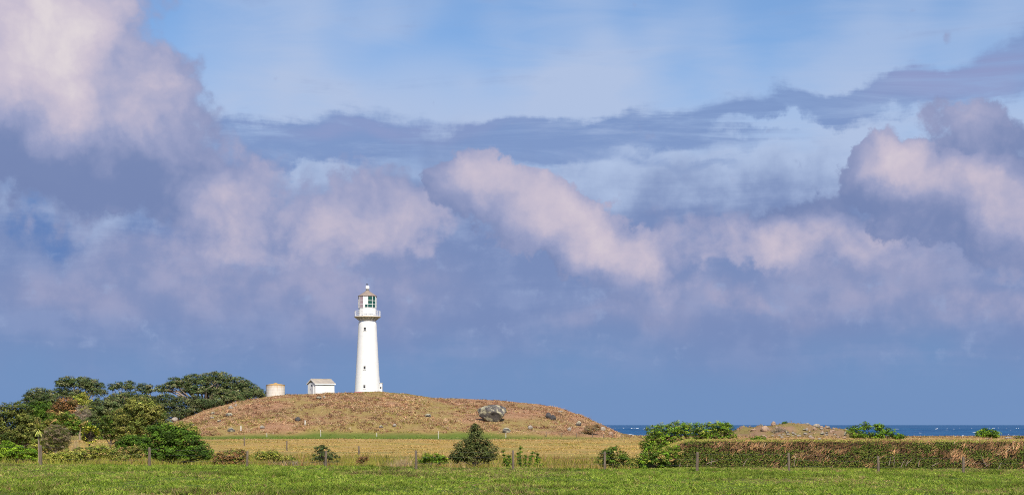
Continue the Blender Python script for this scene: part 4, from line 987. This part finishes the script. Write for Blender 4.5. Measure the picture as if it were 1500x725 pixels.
def shoots():
    d = 99.0; s = d / FPX; x = (765 - CX) * s; z = h1(x, d)
    t = thing('upright_shrub', 'sprawling shrub of separate upright leafy shoots behind a fence post', 'shrub', (x, d, z))
    lob = []; mb = MB()
    for bx, tx, ty in ((742, 737, 661), (750, 746, 668), (762, 762, 656), (764, 758, 664), (772, 780, 663), (776, 790, 672), (768, 770, 668), (782, 787, 665), (755, 740, 674), (778, 795, 680)):
        p0 = pix(bx, 684, d); p1 = pix(tx, ty, d); y = RNG.uniform(-0.3, 0.3)
        p0 = (p0[0] - x, y, -0.1); p1 = (p1[0] - x, y, p1[2] - z)
        mb.tube([p0, tuple((np.array(p0) + np.array(p1)) / 2 + np.array([0.03, 0, 0])), p1], [0.025, 0.018, 0.008], 5)
        for q in np.linspace(0.25, 1.0, 6):
            c = np.array(p0) * (1 - q) + np.array(p1) * q; lob.append((c[0], c[1], c[2], 0.09, 0.09, 0.09))
    obj('foliage', crown(lob, BRT + DKG, 0.10, 0.065, dens=1.3, bare=-1, up=0.6, inner=0.3), LEAF, t)
    mb.build('stem', BARK, t)
shoots()

def tussock(name, label, X, Yb, wpx, hpx, d, pal, n=500, lean=0.75):
    s = d / FPX; x = (X - CX) * s; z = h1(x, d)
    r = np.clip(RNG.normal(size=(n, 2)), -1.7, 1.7) * wpx * s * 0.27; P = np.stack([r[:, 0], r[:, 1] * 0.7, np.full(n, -0.03)], 1)
    P[:, 2] += H(P[:, 0] + x, P[:, 1] + d) - z
    top = pix(X, Yb - hpx, d)[2] - z
    h = top * RNG.uniform(0.25, 1.1, n) ** 0.8 * np.exp(-(r[:, 0] / (wpx * s * 0.42)) ** 2)
    o = obj(name, blades(P, h, RNG.uniform(0.02, 0.04, n), RNG.uniform(0, lean, n), pick(pal, n), name=name), TWIG, loc=(x, d, z))
    tag(o, label, 'grass clump')
STRAW = [(0.50, 0.38, 0.20), (0.42, 0.30, 0.15), (0.56, 0.44, 0.25), (0.34, 0.24, 0.11)]
tussock('grass_clump', 'tall straw coloured grass clump left of the small domed bush', 592, 684, 34, 21, 98, STRAW, 700)
tussock('grass_clump', 'yellow green grass clump right of the sapling', 512, 684, 30, 16, 100, [(0.40, 0.38, 0.06), (0.32, 0.33, 0.05), (0.48, 0.40, 0.10)], 700)
tussock('grass_clump', 'yellow green grass clump around the reddish low plant', 545, 684, 36, 13, 99, [(0.38, 0.36, 0.06), (0.44, 0.36, 0.09), (0.30, 0.30, 0.05)], 700)
tussock('grass_clump', 'thin straw grass clump left of the tall one', 574, 684, 20, 12, 99, STRAW, 250)
tussock('grass_clump', 'pale upright straw grass between lime shrub and round dry bush', 111, 668, 14, 34, 107, STRAW, 420, 0.2)
tussock('grass_clump', 'flattened grey hay heap left of the sapling', 426, 682, 40, 10, 97.5, [(0.30, 0.25, 0.18), (0.24, 0.20, 0.14), (0.38, 0.32, 0.24)], 1400, 1.6)

def hedge():
    """clipped wind-swept hedge: green below, bare slanting twigs above"""
    y0, y1 = 99.5, 102.6; xa, xb = 7.4, 62.0
    t = thing('hedge', 'long clipped hedge of brown slanting twigs and green leaves behind the fence', 'hedge', (xa, y0, h1(xa, y0)))
    org = np.array([xa, y0, h1(xa, y0)])
    def top(x): return (pix(0, 643.0, y0)[2] - 0.05) * 1.0 + 0.16 * (fbm(x / 2.0, x * 0, 81) - 0.5) + 0.10 * (fbm(x / 0.5, x * 0, 85, 2) - 0.5) - (1 - sstep(xa - 0.6, xa + 3.2, x)) * 1.25
    def spread(n):
        x = RNG.uniform(xa, xb, n); u = RNG.random(n)
        g = H(x, np.full(n, y0)); tz = top(x); fr = RNG.random(n) < 0.70
        z = np.where(fr, g + (tz - g) * u, tz - 0.12 * RNG.random(n) ** 2)
        bulge = 0.22 * (fbm(x / 1.4, z / 0.8, 82) - 0.5) + 0.25 * (z - g - 0.6) * 0.3
        y = np.where(fr, y0 - bulge + 0.35 * RNG.random(n) ** 2, RNG.uniform(y0, y1, n))
        return x, y, z, (z - g) / np.maximum(tz - g, 0.2)
    # leaves
    x, y, z, v = spread(130000)
    green = fbm(x / 1.6, z / 0.55, 83) + 0.22 * (0.45 - v) + 0.22 * np.exp(-((x - 9) / 3.5) ** 2)
    m = RNG.random(len(x)) < np.maximum(sstep(0.38, 0.56, green) * 0.9 + 0.14, 0.75 * sstep(0.88, 0.97, v)); x, y, z, v = x[m], y[m], z[m], v[m]; n = len(x)
    col = pick([(0.115, 0.175, 0.022), (0.085, 0.140, 0.018), (0.165, 0.215, 0.028), (0.21, 0.235, 0.04)], n)
    col[v > 0.93] = pick([(0.33, 0.33, 0.06), (0.26, 0.28, 0.045), (0.40, 0.31, 0.09)], int((v > 0.93).sum()))
    N = unit(np.array([0.15, -0.7, 0.5]) + RNG.normal(size=(n, 3)) * 0.6)
    obj('foliage', leaf_faces(np.stack([x, y, z], 1) - org, N, RNG.uniform(0.022, 0.050, n), 0.55, col, 'foliage'), LEAF, t)
    # slanting twigs and dead sprays
    x, y, z, v = spread(52000)
    brown = 1 - (fbm(x / 1.6, z / 0.55, 83) + 0.22 * (0.45 - v) + 0.22 * np.exp(-((x - 9) / 3.5) ** 2))
    m = RNG.random(len(x)) < (sstep(0.44, 0.66, brown) * 0.62 + 0.08) * (1 - 0.6 * sstep(0.86, 0.97, v)); x, y, z, v = x[m], y[m], z[m], v[m]; n = len(x)
    pale = fbm(x / 0.7, z / 0.4, 84)
    col = pick([(0.33, 0.18, 0.085), (0.24, 0.13, 0.065), (0.42, 0.24, 0.115), (0.16, 0.09, 0.05)], n) * (0.6 + 0.9 * sstep(0.4, 0.75, pale))[:, None]
    hi = RNG.random(n) < 0.07 * sstep(0.5, 0.7, pale); col[hi] = pick([(0.60, 0.45, 0.28), (0.54, 0.38, 0.23)], int(hi.sum()))
    ln = RNG.uniform(0.10, 0.34, n) * (0.7 + 0.9 * sstep(0.5, 0.75, pale)); ang = RNG.normal(0.95, 0.30, n)
    D_ = np.stack([np.cos(ang), RNG.normal(-0.15, 0.2, n), np.sin(ang)], 1) * ln[:, None]
    W_ = np.stack([-np.sin(ang), np.zeros(n), np.cos(ang)], 1) * RNG.uniform(0.010, 0.026, n)[:, None]
    P = np.stack([x, y, z], 1) - org - D_ * 0.6
    V = np.stack([P - W_, P + W_, P + D_ + W_ * 0.4, P + D_ - W_ * 0.4], 1).reshape(-1, 3)
    obj('twigs', raw_mesh('twigs', V, np.arange(4 * n).reshape(n, 4), np.repeat(col, 4, 0)), TWIG, t)
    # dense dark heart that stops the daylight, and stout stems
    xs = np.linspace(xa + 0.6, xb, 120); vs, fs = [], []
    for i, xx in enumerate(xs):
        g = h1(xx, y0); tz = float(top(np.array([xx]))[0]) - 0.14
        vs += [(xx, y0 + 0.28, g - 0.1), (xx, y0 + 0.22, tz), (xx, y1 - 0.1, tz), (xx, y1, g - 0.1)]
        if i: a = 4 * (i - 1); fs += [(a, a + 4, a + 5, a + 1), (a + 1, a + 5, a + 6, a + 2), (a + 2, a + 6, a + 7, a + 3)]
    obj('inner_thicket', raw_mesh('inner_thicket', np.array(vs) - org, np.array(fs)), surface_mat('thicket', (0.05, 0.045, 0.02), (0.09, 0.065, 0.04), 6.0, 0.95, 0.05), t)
    r = np.random.default_rng(9)
    for k in range(22):
        xx = r.uniform(xa + 0.8, 33); g = h1(xx, y0 - 0.1); ln = r.uniform(0.2, 0.75); a = r.normal(1.0, 0.45)
        p0 = np.array([xx, y0 - 0.18, g + r.uniform(0, 0.3)]) - org; p1 = p0 + np.array([math.cos(a) * ln, -0.04, math.sin(a) * ln]); mid = (p0 + p1) / 2 + r.normal(size=3) * 0.04
        MB().tube([tuple(p0), tuple(mid), tuple(p1)], [0.024, 0.018, 0.008], 5).build('stem', BARK_PALE, t)
hedge()

# ------------------------------------------------------------------ fences
POST = surface_mat('weathered_post', (0.21, 0.165, 0.12), (0.12, 0.095, 0.07), 6.0, 0.9, 0.1, 0.5, 20.0, stretch=(3, 3, 0.4), c3=(0.30, 0.26, 0.20), s3=5.0)
WIRE = surface_mat('fence_wire', (0.16, 0.16, 0.16), (0.11, 0.11, 0.11), 4.0, 0.5, 0.4)
def fence(name, label, spots, w, mat, wires, seed, y_of=None, square=True, ext=True):
    """spots: (X, top row, bottom row) of each post at its distance"""
    r = np.random.default_rng(seed); pts = []
    for X, Yt, Yb, d in spots:
        x = (X - CX) / FPX * d; g = h1(x, d); pts.append((x, d, g, max(0.25, (Yb - Yt) / FPX * d)))
    ox, oy, oz = pts[0][:3]
    t = thing(name, label, 'fence', (ox, oy, oz))
    for x, y, g, h in pts:
        ww = w * r.uniform(0.85, 1.15); a = r.uniform(-0.04, 0.04); b = r.uniform(-0.04, 0.04); n = 6
        MB().tube([(0, 0, -0.35), (a * h * 0.5, b * h * 0.5, h * 0.5), (a * h, b * h, h - 0.02), (a * h, b * h, h)], [ww * 0.55, ww * 0.52, ww * 0.5, ww * 0.38], 9).build('post', mat, t, loc=(x - ox, y - oy, g - oz), smooth=True)
    for q in wires:
        P = [(x - ox, y - oy - w * 0.55, g - oz + h * q) for x, y, g, h in pts]
        MB().tube(P, [0.0025] * len(P), 4).build('wire', WIRE, t)
F1 = [(-75, 655, 682), (60, 656, 685), (219, 654, 682), (362, 661, 685), (477, 660, 684), (610, 661, 688), (752, 661, 689), (886, 662, 689), (1021, 663, 691), (1156, 665, 693), (1287, 667, 691), (1411, 669, 693), (1535, 669, 693)]
fence('wire_fence', 'weathered wooden post and wire fence along the front pasture edge', [(X, a, b, 93.0 + 0.6 * math.sin(i * 2.1)) for i, (X, a, b) in enumerate(F1)], 0.135, POST, (0.30, 0.62, 0.90), 1)
def on_ground(spots):
    out = []
    for X, Yt, Yb in spots:
        g = hit(X, Yb); out.append((X, Yt, Yb, float(g[1])))
    return out
fence('field_fence', 'short grey posts running across the ochre field below the hill', on_ground([(358, 640, 653), (420, 645, 660), (526, 653, 668)]), 0.15, POST, (0.8,), 2)
WPOST = surface_mat('white_post', (0.72, 0.70, 0.64), (0.60, 0.57, 0.50), 4.0, 0.7)
fence('white_post_fence', 'thin white posts along the green strip at the hill foot', on_ground([(391, 634, 640), (470, 629, 639), (552, 634, 639.5), (642, 631, 642.5), (741, 634, 641)]), 0.085, WPOST, (0.8,), 3)
fence('coast_fence', 'thin dark posts along the far end of the field by the sea', on_ground([(800, 632, 640), (823, 633, 640), (845, 634, 640.5), (868, 635, 641), (884, 635, 641), (897, 635.5, 641), (910, 636, 641), (924, 636, 641), (938, 636, 641), (952, 636, 641)]), 0.11, POST, (0.8,), 4)
def marker(X, Yt, Yb, label):
    g = hit(X, Yb); h = (Yb - Yt) / FPX * g[1]
    t = thing('marker_post', label, 'post', g)
    MB().box(-0.09, 0.09, -0.06, 0.06, -0.3, h).build('post', WPOST, t, bevel=0.015)
    MB().box(-0.11, 0.11, -0.08, 0.08, h + 0.001, h + 0.05).build('cap', WPOST, t)
marker(447, 616, 622.5, 'small white marker post in bracken below the shed')
marker(353, 624, 631, 'small white marker post on the left slope above the white topped stone')
marker(108, 624, 632, 'small white marker post left of the lime shrub')
